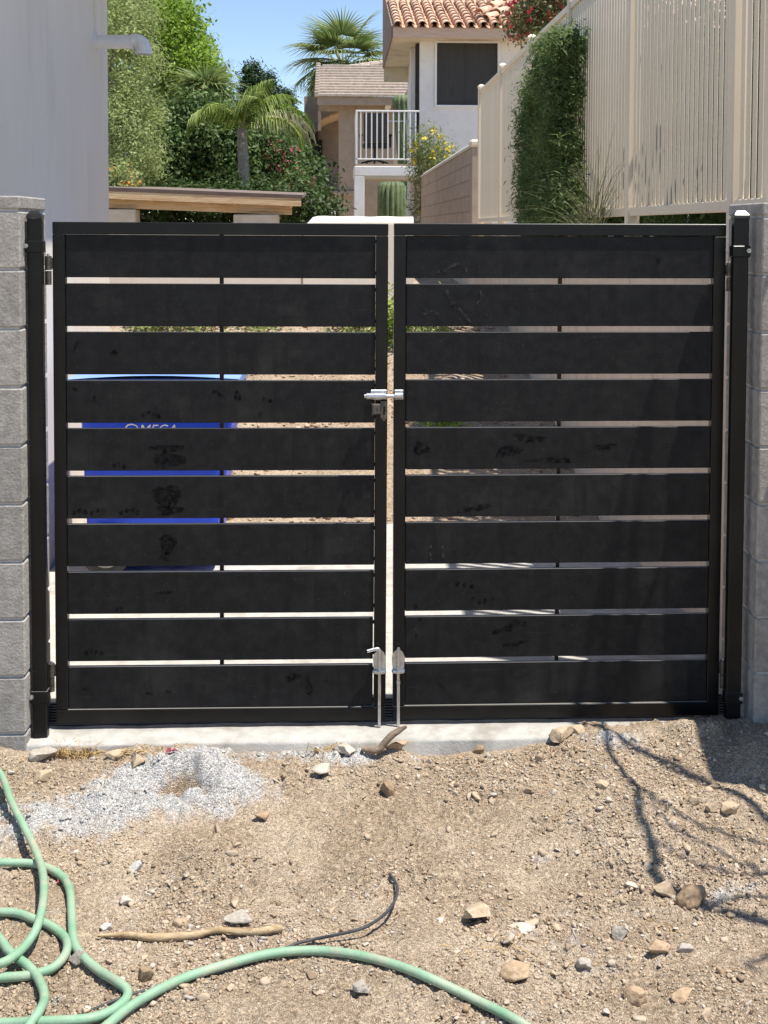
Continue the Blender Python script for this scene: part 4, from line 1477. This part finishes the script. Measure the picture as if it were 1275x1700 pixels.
def saguaro():
    Y = 30.0
    a, b = at(629, 330, Y), at(672, 330, Y)
    cx, r = (a.x + b.x) / 2, (b.x - a.x) / 2
    zt = at(650, 299, Y).z
    t = thing('saguaro_cactus', 'ribbed green saguaro cactus standing behind the white balcony', 'cactus', (cx, Y, 1.2))
    M_cac = pm('cactus_skin', (.085, .13, .055), (.16, .21, .095), 8, .7, .2, 40)
    def ribbed(pts, rads, nr):
        k = nr * 4
        V, F = [], []
        P = [Vector(p) for p in pts]
        nrm = None
        for i, p in enumerate(P):
            tv = (P[min(i + 1, len(P) - 1)] - P[max(i - 1, 0)]).normalized()
            if nrm is None:
                nrm = tv.orthogonal().normalized()
            nrm = (nrm - tv * nrm.dot(tv)).normalized()
            bn = tv.cross(nrm)
            for a_ in range(k):
                an = 2 * math.pi * a_ / k
                rr = rads[i] * (1 + .13 * (abs(math.cos(nr * an / 2)) * 2 - 1))
                V.append(p + (nrm * math.cos(an) + bn * math.sin(an)) * rr)
        for i in range(len(P) - 1):
            for a_ in range(k):
                c_ = (a_ + 1) % k
                F.append((i * k + a_, i * k + c_, (i + 1) * k + c_, (i + 1) * k + a_))
        mb = MB().add(V, F, True)
        mb.add(V[-k:], [tuple(range(k))])
        return mb
    h = zt - 1.0
    ribbed([(cx, Y, 1.0), (cx, Y, 1.0 + h * .6), (cx, Y, zt - .18), (cx, Y, zt - .06), (cx, Y, zt)], [r * .92, r, r * .97, r * .75, r * .25], 16).build('trunk', M_cac, t)
    V, F, T = leaves([(cx, Y, zt - .02)], [(r * .7, r * .7, .05)], 40, 5, .07, 5, spread=.03, shell=.7)
    place('flower_buds', npmesh('flower_buds', V, F, leafmat('cactus_bud', (.40, .36, .22), (.70, .64, .5), .2), tint=T), t)
    Ya = Y + .35
    top = at(667, 157, Ya)
    bot = at(676, 320, Ya)
    ra = .25
    pts = [(cx + .05, Y + .1, bot.z + .05), (cx + .25, Ya, bot.z - .02), (bot.x, Ya, bot.z + .25), (bot.x, Ya, bot.z + .9), (top.x + .05, Ya, top.z - .6), (top.x, Ya, top.z - .15), (top.x, Ya, top.z - .04), (top.x, Ya, top.z)]
    ribbed(catmull(pts[:6], 4) + [Vector(p) for p in pts[6:]], [ra * .9] * 3 + [ra] * 18 + [ra * .7, ra * .25], 12).build('arm', M_cac, t)
saguaro()

def tan_house():
    Y = 33.0
    P = lambda x, y, yy=Y: at(x, y, yy)
    t = thing('tan_house', 'tan stucco house with flat tile roof left of the white house', 'house', (P(600, 300).x, Y, 1.4))
    xl, xr = P(527, 160).x, P(684, 160).x
    ze = P(600, 161, Y - .5).z
    xw = P(562, 250).x
    # main wall right of the porch
    box('wall', M_tanhouse, t, xw, xr + 2.5, Y, Y + .3, .5, ze + .05)
    box('wall', M_tanhouse, t, P(590, 250).x, P(590, 250).x + .02, Y - .03, Y - .001, P(590, 318).z, ze - .2)
    box('header', M_tanhouse, t, P(529, 180).x, xw - .002, Y + .01, Y + .28, P(545, 184).z, ze + .04)
    box('porch_post', M_tanhouse, t, P(528, 200).x, P(533, 200).x, Y - .02, Y + .25, P(530, 216).z, P(545, 184).z - .002)
    box('back_wall', M_tanhouse, t, P(505, 250, Y + 2.2).x, xw + .4, Y + 2.2, Y + 2.4, .5, ze + .3)
    # sloped porch ceiling in ochre boards
    zc = P(545, 186).z
    MB().quadbox([(P(531, 200).x, Y + .3, zc - .25), (xw, Y + .3, zc + .0), (xw, Y + 2.19, zc - .05), (P(531, 200).x, Y + 2.19, zc - .3)], [(P(531, 200).x, Y + .3, zc - .2), (xw, Y + .3, zc + .05), (xw, Y + 2.19, zc), (P(531, 200).x, Y + 2.19, zc - .25)]).build('porch_ceiling', M_wood, t)
    box('porch_dark_panel', M_darkin, t, P(508, 260, Y + 2.1).x, P(535, 260, Y + 2.1).x, Y + 2.1, Y + 2.199, P(520, 330, Y + 2.1).z, P(520, 232, Y + 2.1).z)  # near-black sheet standing in for the porch's unlit interior
    # porch floor slab and lower wall with opening
    zs = P(550, 317).z
    box('porch_floor', M_tanhouse, t, P(529, 320).x, P(590, 320).x, Y - .12, Y + 2.19, zs - .16, zs, .01)
    zl0 = P(550, 337, Y + .05).z
    box('lower_wall', M_cream, t, P(529, 340).x, P(592, 340).x, Y + .02, Y + .25, zl0, zs - .1605)
    box('lower_wall', M_cream, t, P(564, 345).x, P(592, 345).x, Y + .021, Y + .249, .5, zl0 - .001)
    box('lower_back', M_darkin, t, P(500, 345, Y + 1.5).x, xw + .3, Y + 1.5, Y + 1.6, .5, zs - .17)  # shade of the opening put into this sheet's dark colour
    # porch railing
    zr = P(540, 268).z
    rl = box('porch_rail', pm('dark_rail', (.16, .15, .14), (.2, .19, .18), 8, .6), t, P(516, 268).x, P(559, 268).x, Y - .02, Y + .02, zr - .04, zr)
    for px in range(518, 560, 4):
        x = P(px, 290).x
        box('porch_baluster', MATS['dark_rail'], t, x - .012, x + .012, Y - .012, Y + .012, zs + .0005, zr - .0405)
    box('vent_pipe', M_trim, t, P(550, 350, Y - .6).x, P(557, 350, Y - .6).x, Y - .7, Y - .6, .5, P(553, 346, Y - .6).z, .02)
    # roof: stepped courses of flat tile
    box('fascia', M_tanhouse, t, xl, xr, Y - .55, Y - .50, P(600, 175, Y - .5).z, ze, .01)
    box('eave_soffit', M_tanhouse, t, xl + .02, xr, Y - .499, Y - .003, ze - .12, ze - .08)
    n = 12
    D = 3.6
    z1 = at(600, 109, Y - .5 + D).z
    for i in range(n):
        y0, y1 = Y - .62 + D * i / n, Y - .62 + D * (i + 1.25) / n
        za = ze + .0 + (z1 - ze) * i / n
        zb_ = ze + (z1 - ze) * (i + 1) / n
        s = i / n
        xla = xl + .04 + .5 * max(0, s - .75)
        mb = MB().quadbox([(xla, y0, za), (xr, y0, za), (xr, y1, zb_ - .02), (xla, y1, zb_ - .02)], [(xla, y0, za + .075), (xr, y0, za + .075), (xr, y1, zb_ + .02), (xla, y1, zb_ + .02)])
        mb.build('tile_course', M_roofflat, t)
        for q in range(1):
            c_ = MB().box(xl - .09, xl + .06, y0 - .02, y1, za - .02, za + .15, .02).build('rake_tile', M_roofflat, t)
    # ridge caps along the top, climbing to the right
    a, b = at(530, 121, Y + 2.6), at(680, 99, Y + 3.4)
    for k in range(9):
        p, q = a.lerp(b, k / 9), a.lerp(b, (k + 1.15) / 9)
        MB().tube([p, q], [.13, .11], 8, smooth=False).build('ridge_tile', M_roofflat, t)
    # broken barrel edge beside the white house
    e0, e1 = at(682, 148, Y - 2.0), at(674, 168, Y - 2.0)
    MB().tube([e0 + Vector((0, 0, .1)), e0.lerp(e1, .6), e1 + Vector((.05, 0, -.12))], [.05, .11, .08], 8).build('gutter_end', M_clay, t)
    # flood lamp
    l0 = at(641, 174, Y - .12)
    lm = MB().tube([l0 + Vector((0, .12, .0)), l0], .05, 8).build('flood_lamp', M_darkin, t)
    MB().tube([l0 + Vector((.02, -.02, -.02)), l0 + Vector((.05, -.12, -.09))], [.05, .10], 12).build('lamp_head', M_zinc, lm)
    # annex on the left with flat dark roof
    an = MB().box(at(480, 210, Y + 1).x, at(528, 210, Y + 1).x, Y + .9, Y + 3, at(510, 216, Y + 1).z, at(510, 205, Y + 1).z, .02).build('annex_roof', pm('weathered_grey_roof', (.16, .15, .14), (.24, .23, .22), 6, .9), t)
    box('annex_wall', M_darkin, an, at(485, 250, Y + 1.5).x, at(528, 250, Y + 1.5).x, Y + 1.5, Y + 1.6, .5, at(510, 216, Y + 1).z - .01)  # recess shade put into the wall's dark colour
tan_house()

# ================================================================== SHADE TREE outside the frame (casts the branch shadows)
def shade_tree():
    bx, by = 2.45, -1.95
    t = thing('mesquite_tree', 'bare branched tree right of the gate casting thin branch shadows', 'tree', (bx, by, zg1(bx, by)))
    fork = Vector((2.36, -1.75, 2.0))
    MB().tube(catmull([(bx, by, -.3), (bx + .03, by + .05, .8), (bx - .04, by + .12, 1.5), fork], 4), [.075 - .02 * i / 12 for i in range(13)], 10).build('trunk', M_trunk, t)
    # wanted shadow paths on the dirt (photo pixels); lift each point up along the sun ray
    def lift(px, py, h):
        p = ground(px, py)
        return p - SUN * (h / -SUN.z)
    A = [(1104, 1470), (1090, 1430), (1078, 1395), (1062, 1350), (1052, 1300), (1020, 1262), (1008, 1232)]
    main = [lift(px, py, 2.35 + .02 * i) for i, (px, py) in enumerate(A)]
    end = main[-1]
    main += [end + Vector((.03, .12, .06)), end + Vector((.10, .3, .10)), end + Vector((.14, .5, .18))]
    main = [fork, fork.lerp(main[0], .5) + Vector((0, -.15, .1))] + main
    pts = catmull(main, 4)
    MB().tube(pts, [.019 - .009 * i / len(pts) for i in range(len(pts))], 8).build('limb', M_trunk, t)
    subs = [([(1050, 1300), (1085, 1318), (1130, 1352), (1190, 1376), (1262, 1402), (1340, 1420)], 2.35, .011),
            ([(1040, 1285), (1090, 1340), (1140, 1384), (1200, 1420), (1280, 1450), (1360, 1470)], 2.3, .010),
            ([(1078, 1395), (1110, 1410), (1165, 1440), (1230, 1452), (1340, 1462)], 2.25, .009),
            ([(1015, 1240), (1060, 1246), (1110, 1275), (1160, 1290), (1250, 1330)], 2.45, .009),
            ([(1104, 1470), (1160, 1500), (1220, 1492), (1300, 1485), (1380, 1490)], 2.3, .014),
            ([(1270, 1615), (1240, 1600), (1300, 1580), (1390, 1560)], 2.2, .012)]
    for path, h, r in subs:
        q = [lift(px, py, h + .05 * math.sin(k * 1.7)) for k, (px, py) in enumerate(path)]
        q = q + [q[-1].lerp(fork, .5) + Vector((0, 0, .08)), fork]
        pp = catmull(q, 4)
        MB().tube(pp, [r * .78 * (.55 + .9 * i / len(pp)) for i in range(len(pp))], 6).build('branch', M_trunk, t)
    # a slim upright shoot whose shadow climbs the gate
    s0 = main[-2]
    for (g0, g1) in (((1036, 1185), (1040, 830)), ((1004, 1185), (985, 1060))):
        a, b = at(g0[0], g0[1], .01), at(g1[0], g1[1], .01)
        h = 2.45
        qa, qb = a - SUN * (h / -SUN.z), b - SUN * (h / -SUN.z)
        MB().tube(catmull([fork, qb.lerp(fork, .5) + Vector((.1, 0, .35)), qb + Vector((0.01, 0, .12)), qb.lerp(qa, .5), qa], 4), [.013] * 17, 6).build('branch', M_trunk, t)
shade_tree()

# ================================================================== FOREGROUND THINGS
def smooth_path(pix, lifts):
    P = [ground(px, py, l) for (px, py), l in zip(pix, lifts)]
    return catmull(P, 7)
M_hose = pm('green_hose', (.205, .37, .23), (.28, .44, .30), 9, .58, .25, 60, c3=(.42, .41, .30), s3=12, f3=(.46, .74))
R = .0117
A = [(-90, 1210), (-45, 1238), (0, 1284), (18, 1329), (40, 1373), (59, 1412), (71, 1449), (72, 1492), (63, 1535), (47, 1564), (25, 1586), (0, 1600), (-60, 1618), (-100, 1590), (-70, 1540), (-25, 1540),
     (0, 1559), (14, 1578), (31, 1592), (47, 1604), (61, 1620), (72, 1644), (73, 1662), (64, 1681), (49, 1702), (40, 1730), (70, 1768), (120, 1760), (150, 1726),
     (183, 1698), (215, 1672), (260, 1645), (310, 1622), (380, 1600), (450, 1583), (520, 1578), (590, 1585), (660, 1603), (720, 1627), (790, 1660), (850, 1690), (900, 1722), (990, 1790)]
LA = []
for i, (x, y) in enumerate(A):
    if i < 5:
        l = .05
    elif i < 12:
        l = .048
    elif i < 16:
        l = .02
    elif i < 20:
        l = .030
    elif i < 24:
        l = .026
    else:
        l = .017
    LA.append(l)
B = [(-150, 1436), (-60, 1431), (0, 1432), (50, 1433), (80, 1441), (105, 1457), (116, 1480), (119, 1520), (122, 1560), (135, 1585), (165, 1612), (195, 1630), (211, 1644), (207, 1661), (179, 1681), (141, 1692), (70, 1696), (0, 1699), (-120, 1702)]
LB = [.017] * len(B)
C = [(-150, 1520), (-60, 1513), (0, 1514), (28, 1516), (54, 1525), (82, 1536), (104, 1552), (112, 1568), (107, 1587), (89, 1606), (66, 1615), (42, 1620), (0, 1623), (-120, 1630)]
LC = [.017] * len(C)
hose = MB()
for pix, l in ((A, LA), (B, LB), (C, LC)):
    p = smooth_path(pix, l)
    hose.tube(p, R, 14)
tag(hose.build('garden_hose', M_hose), 'pale green garden hose coiled and snaking across the dirt', 'hose')

W = [(647, 1450), (658, 1467), (659, 1485), (649, 1506), (631, 1524), (602, 1541), (562, 1551), (523, 1559), (494, 1566), (472, 1575), (430, 1592), (370, 1612), (300, 1630), (235, 1646), (188, 1662), (132, 1686), (60, 1712)]
LW = [.012, .022, .032, .036, .034, .028, .020, .014, .010, .006] + [.005] * 7
wire = MB().tube(smooth_path(W, LW), .0042, 8)
tag(wire.build('irrigation_tube', pm('black_tube', (.035, .035, .037), (.075, .075, .078), 20, .6)), 'thin black irrigation tube curling out of the dirt by hose', 'tube')

M_stick = pm('dry_stick', (.36, .25, .13), (.55, .43, .27), 14, .85, .5, 70, stretch=(1, 5, 5), c3=(.24, .15, .08), s3=16)
S = [(160, 1553), (190, 1552), (216, 1552), (250, 1556), (289, 1555), (325, 1552), (361, 1544), (400, 1547), (433, 1546), (455, 1542), (469, 1541)]
rad = [.002, .006, .0085, .0105, .0108, .009, .0075, .0085, .0088, .0105, .0085]
p = [ground(x, y, .012) for x, y in S]
pp = catmull(p, 4)
rr_ = np.interp(np.linspace(0, 10, len(pp)), range(11), rad)
st = MB().tube(pp, list(rr_ * (1 + .08 * np.sin(np.arange(len(pp)) * 1.9))), 10)
tag(st.build('stick', M_stick), 'long pale dry stick lying on the dirt above the hose', 'stick')
M_drift = pm('grey_branch', (.16, .115, .08), (.30, .23, .17), 22, .9, .6, 60, stretch=(1, 1, 4))
q = [at(600, 1243, -.215), at(614, 1246, -.22), at(629, 1244, -.225), at(638, 1234, -.22), at(649, 1222, -.215), at(662, 1213, -.21), at(675, 1206, -.21)]
pp = catmull(q, 4)
tw_ = MB().tube(pp, list(np.interp(np.linspace(0, 6, len(pp)), range(7), [.008, .013, .012, .0125, .0125, .0105, .005])), 10)
tag(tw_.build('driftwood_stub', M_drift), 'bent grey brown branch stub leaning on the gate sill', 'branch')

# rocks
def rock_mesh(sx, sy, sz, seed, m, cuts=13, rough=.06):
    rg = np.random.default_rng(seed)
    bm = bmesh.new()
    bmesh.ops.create_icosphere(bm, subdivisions=4, radius=1.0)
    V = np.array([v.co[:] for v in bm.verts])
    for k in range(cuts):
        n = rg.normal(size=3)
        n /= np.linalg.norm(n)
        d = rg.uniform(.34, .72)
        s = V @ n - d
        V = V - np.outer(np.clip(s, 0, None) * .96, n)
    d = np.zeros(len(V))
    for f_, a_ in ((2.5, 1.), (6, .5), (14, .28), (28, .16)):
        d += a_ * (vnoise(V[:, 0] * f_ + seed, V[:, 1] * f_ + V[:, 2] * f_ * .7, seed) + vnoise(V[:, 2] * f_, V[:, 0] * f_ * .6 - V[:, 1] * f_ + seed, seed + 3))
    V *= (1 + rough * 1.5 * d)[:, None]
    V *= np.array([sx, sy, sz])
    F = np.array([[v.index for v in f.verts] for f in bm.faces])
    bm.free()
    return npmesh('rock', V, F, m, smooth=False)
def rockmat(n, a, b, c=None):
    return pm('rock_' + n, a, b, 45, .95, .7, 130, c3=c, s3=30)
RM = {'brown': rockmat('brown', (.24, .16, .095), (.38, .28, .18), (.16, .10, .06)), 'tan': rockmat('tan', (.42, .32, .21), (.55, .44, .31), (.33, .23, .14)),
      'grey': rockmat('grey', (.36, .315, .26), (.49, .44, .375), (.27, .235, .195)), 'pale': rockmat('pale', (.48, .42, .34), (.58, .52, .44)), 'orange': rockmat('orange', (.38, .255, .15), (.50, .375, .25), (.28, .175, .10)),
      'white': rockmat('white', (.50, .47, .42), (.60, .57, .52))}
rocks = [
    (645, 1307, 44, 36, 'brown', 'jagged brown rock standing alone in the middle of the dirt'),
    (1155, 1484, 58, 50, 'brown', 'large brown rock at the foot of the branch shadow'),
    (1106, 1475, 44, 28, 'tan', 'rounded tan stone left of the large brown rock'),
    (931, 1219, 56, 30, 'tan', 'big pinkish tan rock lying against the gate sill'),
    (962, 1200, 30, 22, 'tan', 'small tan rock sitting on top of the gate sill'),
    (130, 1590, 36, 30, 'grey', 'grey stone wedged between two loops of the green hose'),
    (795, 1514, 70, 36, 'tan', 'broad pale tan slab half sunk right of the black tube'),
    (72, 1286, 42, 26, 'tan', 'tan rock at far left just below the block pillar'),
    (437, 1355, 32, 18, 'orange', 'orange brown stone at the right edge of the white spill'),
    (399, 1523, 52, 26, 'grey', 'grey lumpy stone just above the long stick'),
    (240, 1617, 32, 30, 'brown', 'brown stone between hose bend and the long stick'),
    (1030, 1549, 36, 26, 'grey', 'grey stone with dark hollow below the dirt mound'),
    (1093, 1573, 36, 26, 'orange', 'orange brown stone right of the grey hollow stone'),
    (1139, 1573, 26, 22, 'grey', 'small dark grey stone, rightmost in the row of three'),
    (968, 1599, 38, 28, 'grey', 'speckled grey stone between tan slab and orange stones'),
    (1057, 1659, 52, 24, 'orange', 'flat orange stone near the lower right of the photo'),
    (1136, 1652, 38, 20, 'orange', 'orange clod right of the flat orange stone'),
    (602, 1641, 32, 26, 'grey', 'crumbly grey lump just below the arching hose'),
    (1156, 1209, 48, 36, 'brown', 'dark rock in shadow beside the right gate post foot'),
    (1180, 1340, 26, 20, 'tan', 'middle tan stone of three at the shadow edge'),
    (1213, 1341, 34, 26, 'tan', 'right tan stone of three at the shadow edge'),
    (1153, 1328, 28, 20, 'tan', 'left tan stone of three at the shadow edge'),
    (745, 1240, 28, 20, 'grey', 'grey stone below the sill right of branch stub'),
    (797, 1245, 26, 18, 'brown', 'brown stone below the sill, right of the grey one'),
    (660, 1238, 42, 16, 'orange', 'flat orange stone tucked behind the grey branch stub'),
    (575, 1244, 46, 18, 'pale', 'long pale stone left of the grey branch stub'),
    (205, 1495, 30, 20, 'pale', 'pale stone on open dirt above the long stick'),
    (224, 1440, 32, 20, 'white', 'white angular chip at the lower edge of spill'),
    (72, 1250, 44, 30, 'grey', 'big grey clod below the sill at far left'),
    (870, 1546, 40, 9, 'pale', 'thin pale chip of stone right of the tan slab'),
    (537, 1280, 38, 18, 'pale', 'pale flat stone below the sill, left of centre'),
    (178, 1538, 22, 13, 'white', 'small white stone above the tip of the stick'),
    (860, 1615, 62, 26, 'orange', 'broad orange clod half buried below the thin pale chip'),
    (1000, 1302, 30, 15, 'tan', 'small tan stone beside the top of the branch shadow'),
    (880, 1222, 40, 18, 'tan', 'low tan stone left of the big pinkish rock'),
    (846, 1560, 30, 24, 'grey', 'blue grey stone below the broad tan slab'),
    (230, 1262, 36, 22, 'tan', 'hollow tan clod under the dry grass at left'),
    (190, 1254, 34, 18, 'tan', 'pale tan stone under the dry grass, left of hollow clod'),
]
for i, (px, py, w_, h_, c_, lab) in enumerate(rocks):
    g = ground(px, py + h_ * .42)
    s = (g - CAM).dot(FW) / FPX
    sx, sz = w_ * s * .62, h_ * s * .62
    if px == 962:
        g = at(px, py + 9, -.11)
        g.z = .0
    if px == 1156:
        g = at(px, py + 14, -.13)
        g.z = .0
    me = rock_mesh(sx, sx * .72, sz, (317 if px == 1155 else 100 + i), RM[c_], rough=(.11 if px in (1155, 645) else .07))
    o = place('rock', me)
    o.location = (g.x, g.y + sx * .3, g.z + sz * .46)
    o.rotation_euler = (random.uniform(-.15, .15), random.uniform(-.12, .12), random.uniform(-.4, .4))
    tag(o, lab, 'rock', 'loose rocks on the dirt')

# gravel, clods and grit: nobody could count them
def gravel():
    bm = bmesh.new()
    bmesh.ops.create_icosphere(bm, subdivisions=1, radius=1.0)
    b0 = np.array([v.co[:] for v in bm.verts])
    f0 = np.array([[v.index for v in f.verts] for f in bm.faces])
    bm.free()
    bm = bmesh.new()
    bmesh.ops.create_icosphere(bm, subdivisions=2, radius=1.0)
    b1 = np.array([v.co[:] for v in bm.verts])
    f1 = np.array([[v.index for v in f.verts] for f in bm.faces])
    bm.free()
    rg = np.random.default_rng(5)
    def batch(n, smin, smax, pw, area, seed):
        b0, f0 = base[seed >= 3]
        x = rg.uniform(area[0], area[1], n)
        y = rg.uniform(area[2], area[3], n)
        den = .5 + vnoise(x * 3.1, y * 3.1, 41) + .6 * vnoise(x * 9, y * 9, 42)
        keep = (den + .25 * vnoise(x * 24, y * 24, 43) > .18 + rg.random(n) * .75) & (rg.random(n) > .55 * spill_mask(x, y))
        x, y = x[keep], y[keep]
        n = len(x)
        s = smin * (smax / smin) ** (rg.random(n) ** pw)
        z = zg(x, y)
        V = b0[None] * (1 + (.10 if len(b0) == 42 else .27) * rg.normal(size=(n, len(b0), 1)))
        for _ in range(5 if len(b0) == 12 else 9):
            pn = rg.normal(size=(n, 1, 3))
            pn /= np.linalg.norm(pn, axis=2, keepdims=True)
            ex = np.clip((V * pn).sum(2) - rg.uniform(.22, .72, (n, 1)), 0, None)
            V = V - ex[..., None] * pn
        sc = s[:, None] * np.stack([rg.uniform(.7, 1.6, n), rg.uniform(.6, 1.3, n), rg.uniform(.5, 1.1, n)], 1)
        V = V * sc[:, None, :]
        a = rg.uniform(0, 6.28, n)
        ca, sa = np.cos(a)[:, None], np.sin(a)[:, None]
        X = V[..., 0] * ca - V[..., 1] * sa
        Yv = V[..., 0] * sa + V[..., 1] * ca
        V = np.stack([X + x[:, None], Yv + y[:, None], V[..., 2] + (z + s * .25)[:, None]], -1)
        pal = np.array([(.46, .36, .255), (.38, .29, .20), (.49, .395, .295), (.52, .455, .375), (.42, .375, .32), (.28, .20, .135), (.43, .30, .19), (.56, .505, .43)])
        pr = np.array([.29, .24, .15, .07, .06, .12, .04, .03])
        col = pal[rg.choice(len(pal), n, p=pr)] * rg.uniform(.85, 1.12, (n, 1))
        sp = spill_mask(x, y)[:, None]
        g = np.array([.50, .485, .46]) * rg.uniform(.65, 1.2, (n, 1))
        col = col * (1 - sp) + g * sp
        return V.reshape(-1, 3), (f0[None] + (np.arange(n) * len(b0))[:, None, None]).reshape(-1, 3), np.repeat(col, len(b0), 0)
    base = {False: (b0, f0), True: (b1, f1)}
    m = bpy.data.materials.new('gravel_mix')
    m.use_nodes = True
    N, L = m.node_tree.nodes, m.node_tree.links
    b = N['Principled BSDF']
    b.inputs['Roughness'].default_value = .95
    b.inputs['Specular IOR Level'].default_value = .25
    a = N.new('ShaderNodeAttribute')
    a.attribute_name = 'col'
    L.new(a.outputs['Color'], b.inputs['Base Color'])
    area = (-1.6, 1.75, -1.7, -.175)
    for nm, arr in (('gravel', [(85000, .0018, .0046, 1.0, area, 1), (16000, .0035, .009, 1.4, area, 2), (2600, .007, .015, 1.7, area, 3), (300, .011, .023, 1.7, area, 4)]),):
        Vs, Fs, Cs, o = [], [], [], 0
        for q in arr:
            V, F, C_ = batch(*q)
            Vs.append(V)
            Fs.append(F + o)
            Cs.append(C_)
            o += len(V)
        ob = place(nm, npmesh(nm, np.concatenate(Vs), np.concatenate(Fs), m, cols=np.concatenate(Cs)))
        tag(ob, 'loose tan and grey gravel strewn over the dirt in front', 'gravel', kind='stuff')
    V, F, C_ = batch(5200, .008, .035, 1.5, (-1.7, 1.45, 3.1, 7.6), 4)
    C_ = C_ * .6 + np.array([.5, .36, .27]) * .4
    ob = place('gravel', npmesh('gravel', V, F, m, cols=C_))
    tag(ob, 'pinkish gravel on the slope behind the gate', 'gravel', kind='stuff')
gravel()

# straw, twigs and dry grass
def dry(label, px, py, n, L, spread, seed, lean=(0, .7), w=.0016):
    g = ground(px, py)
    return blades('dry_grass', label, (g.x, g.y, g.z + .004), n, L, spread, seed, LM_dry, 'dry grass', w, lean=lean)
dry('tangled tuft of dry straw against the sill at left', 128, 1252, 210, .085, (.075, .03), 1, (0, 1.1))
dry('thin wisps of straw on the sill edge, right of straw tuft', 212, 1250, 26, .10, (.05, .015), 2, (0, .35))
dry('wisps of straw left of the long pale stone', 538, 1246, 40, .07, (.05, .015), 3, (0, .6))
dry('few straws scattered below the tan slab', 790, 1575, 16, .10, (.14, .06), 4, (0, .12))
dry('few straws scattered on the mound at right', 890, 1340, 16, .08, (.13, .07), 5, (0, .12))
dry('straw bits just below the large brown rock', 1090, 1535, 16, .09, (.09, .03), 6, (0, .2))
rg = random.Random(3)
tw = MB()
for i in range(70):
    x, y = rg.uniform(-1.3, 1.4), rg.uniform(-1.45, -.2)
    a, l = rg.uniform(0, 3.14), rg.uniform(.015, .06)
    p0 = Vector((x, y, zg1(x, y) + .005))
    x2, y2 = x + l * math.cos(a), y + l * math.sin(a)
    p2 = Vector((x2, y2, zg1(x2, y2) + .006))
    pm_ = p0.lerp(p2, .5) + Vector((rg.uniform(-.004, .004), rg.uniform(-.004, .004), .003))
    tw.tube([p0, pm_, p2], [.0008, .0013, .0006], 5)
tag(tw.build('twig_litter', M_stick), 'tiny twig bits littering the dirt', 'litter', kind='stuff')
M_leaf = pm('dry_purple_petal', (.22, .03, .06), (.34, .06, .10), 20, .8)
for px, py, lab in ((283, 1251, 'dried purple leaf scrap below the sill at left'), (104, 1466, 'dried purple leaf scrap tucked under the hose bend')):
    g = ground(px, py)
    mb = MB()
    for k in range(3):
        a = k * 2.1
        c_, s_ = math.cos(a), math.sin(a)
        o_ = Vector((g.x + .012 * c_, g.y + .008 * s_, g.z + .008))
        mb.add([o_ + Vector((-.016 * c_, -.016 * s_, 0)), o_ + Vector((-.008 * s_, .008 * c_, .007)), o_ + Vector((.016 * c_, .016 * s_, .002)), o_ + Vector((.008 * s_, -.008 * c_, .008))], [(0, 1, 2), (0, 2, 3)])
    tag(mb.build('leaf_scrap', M_leaf), lab, 'leaf')
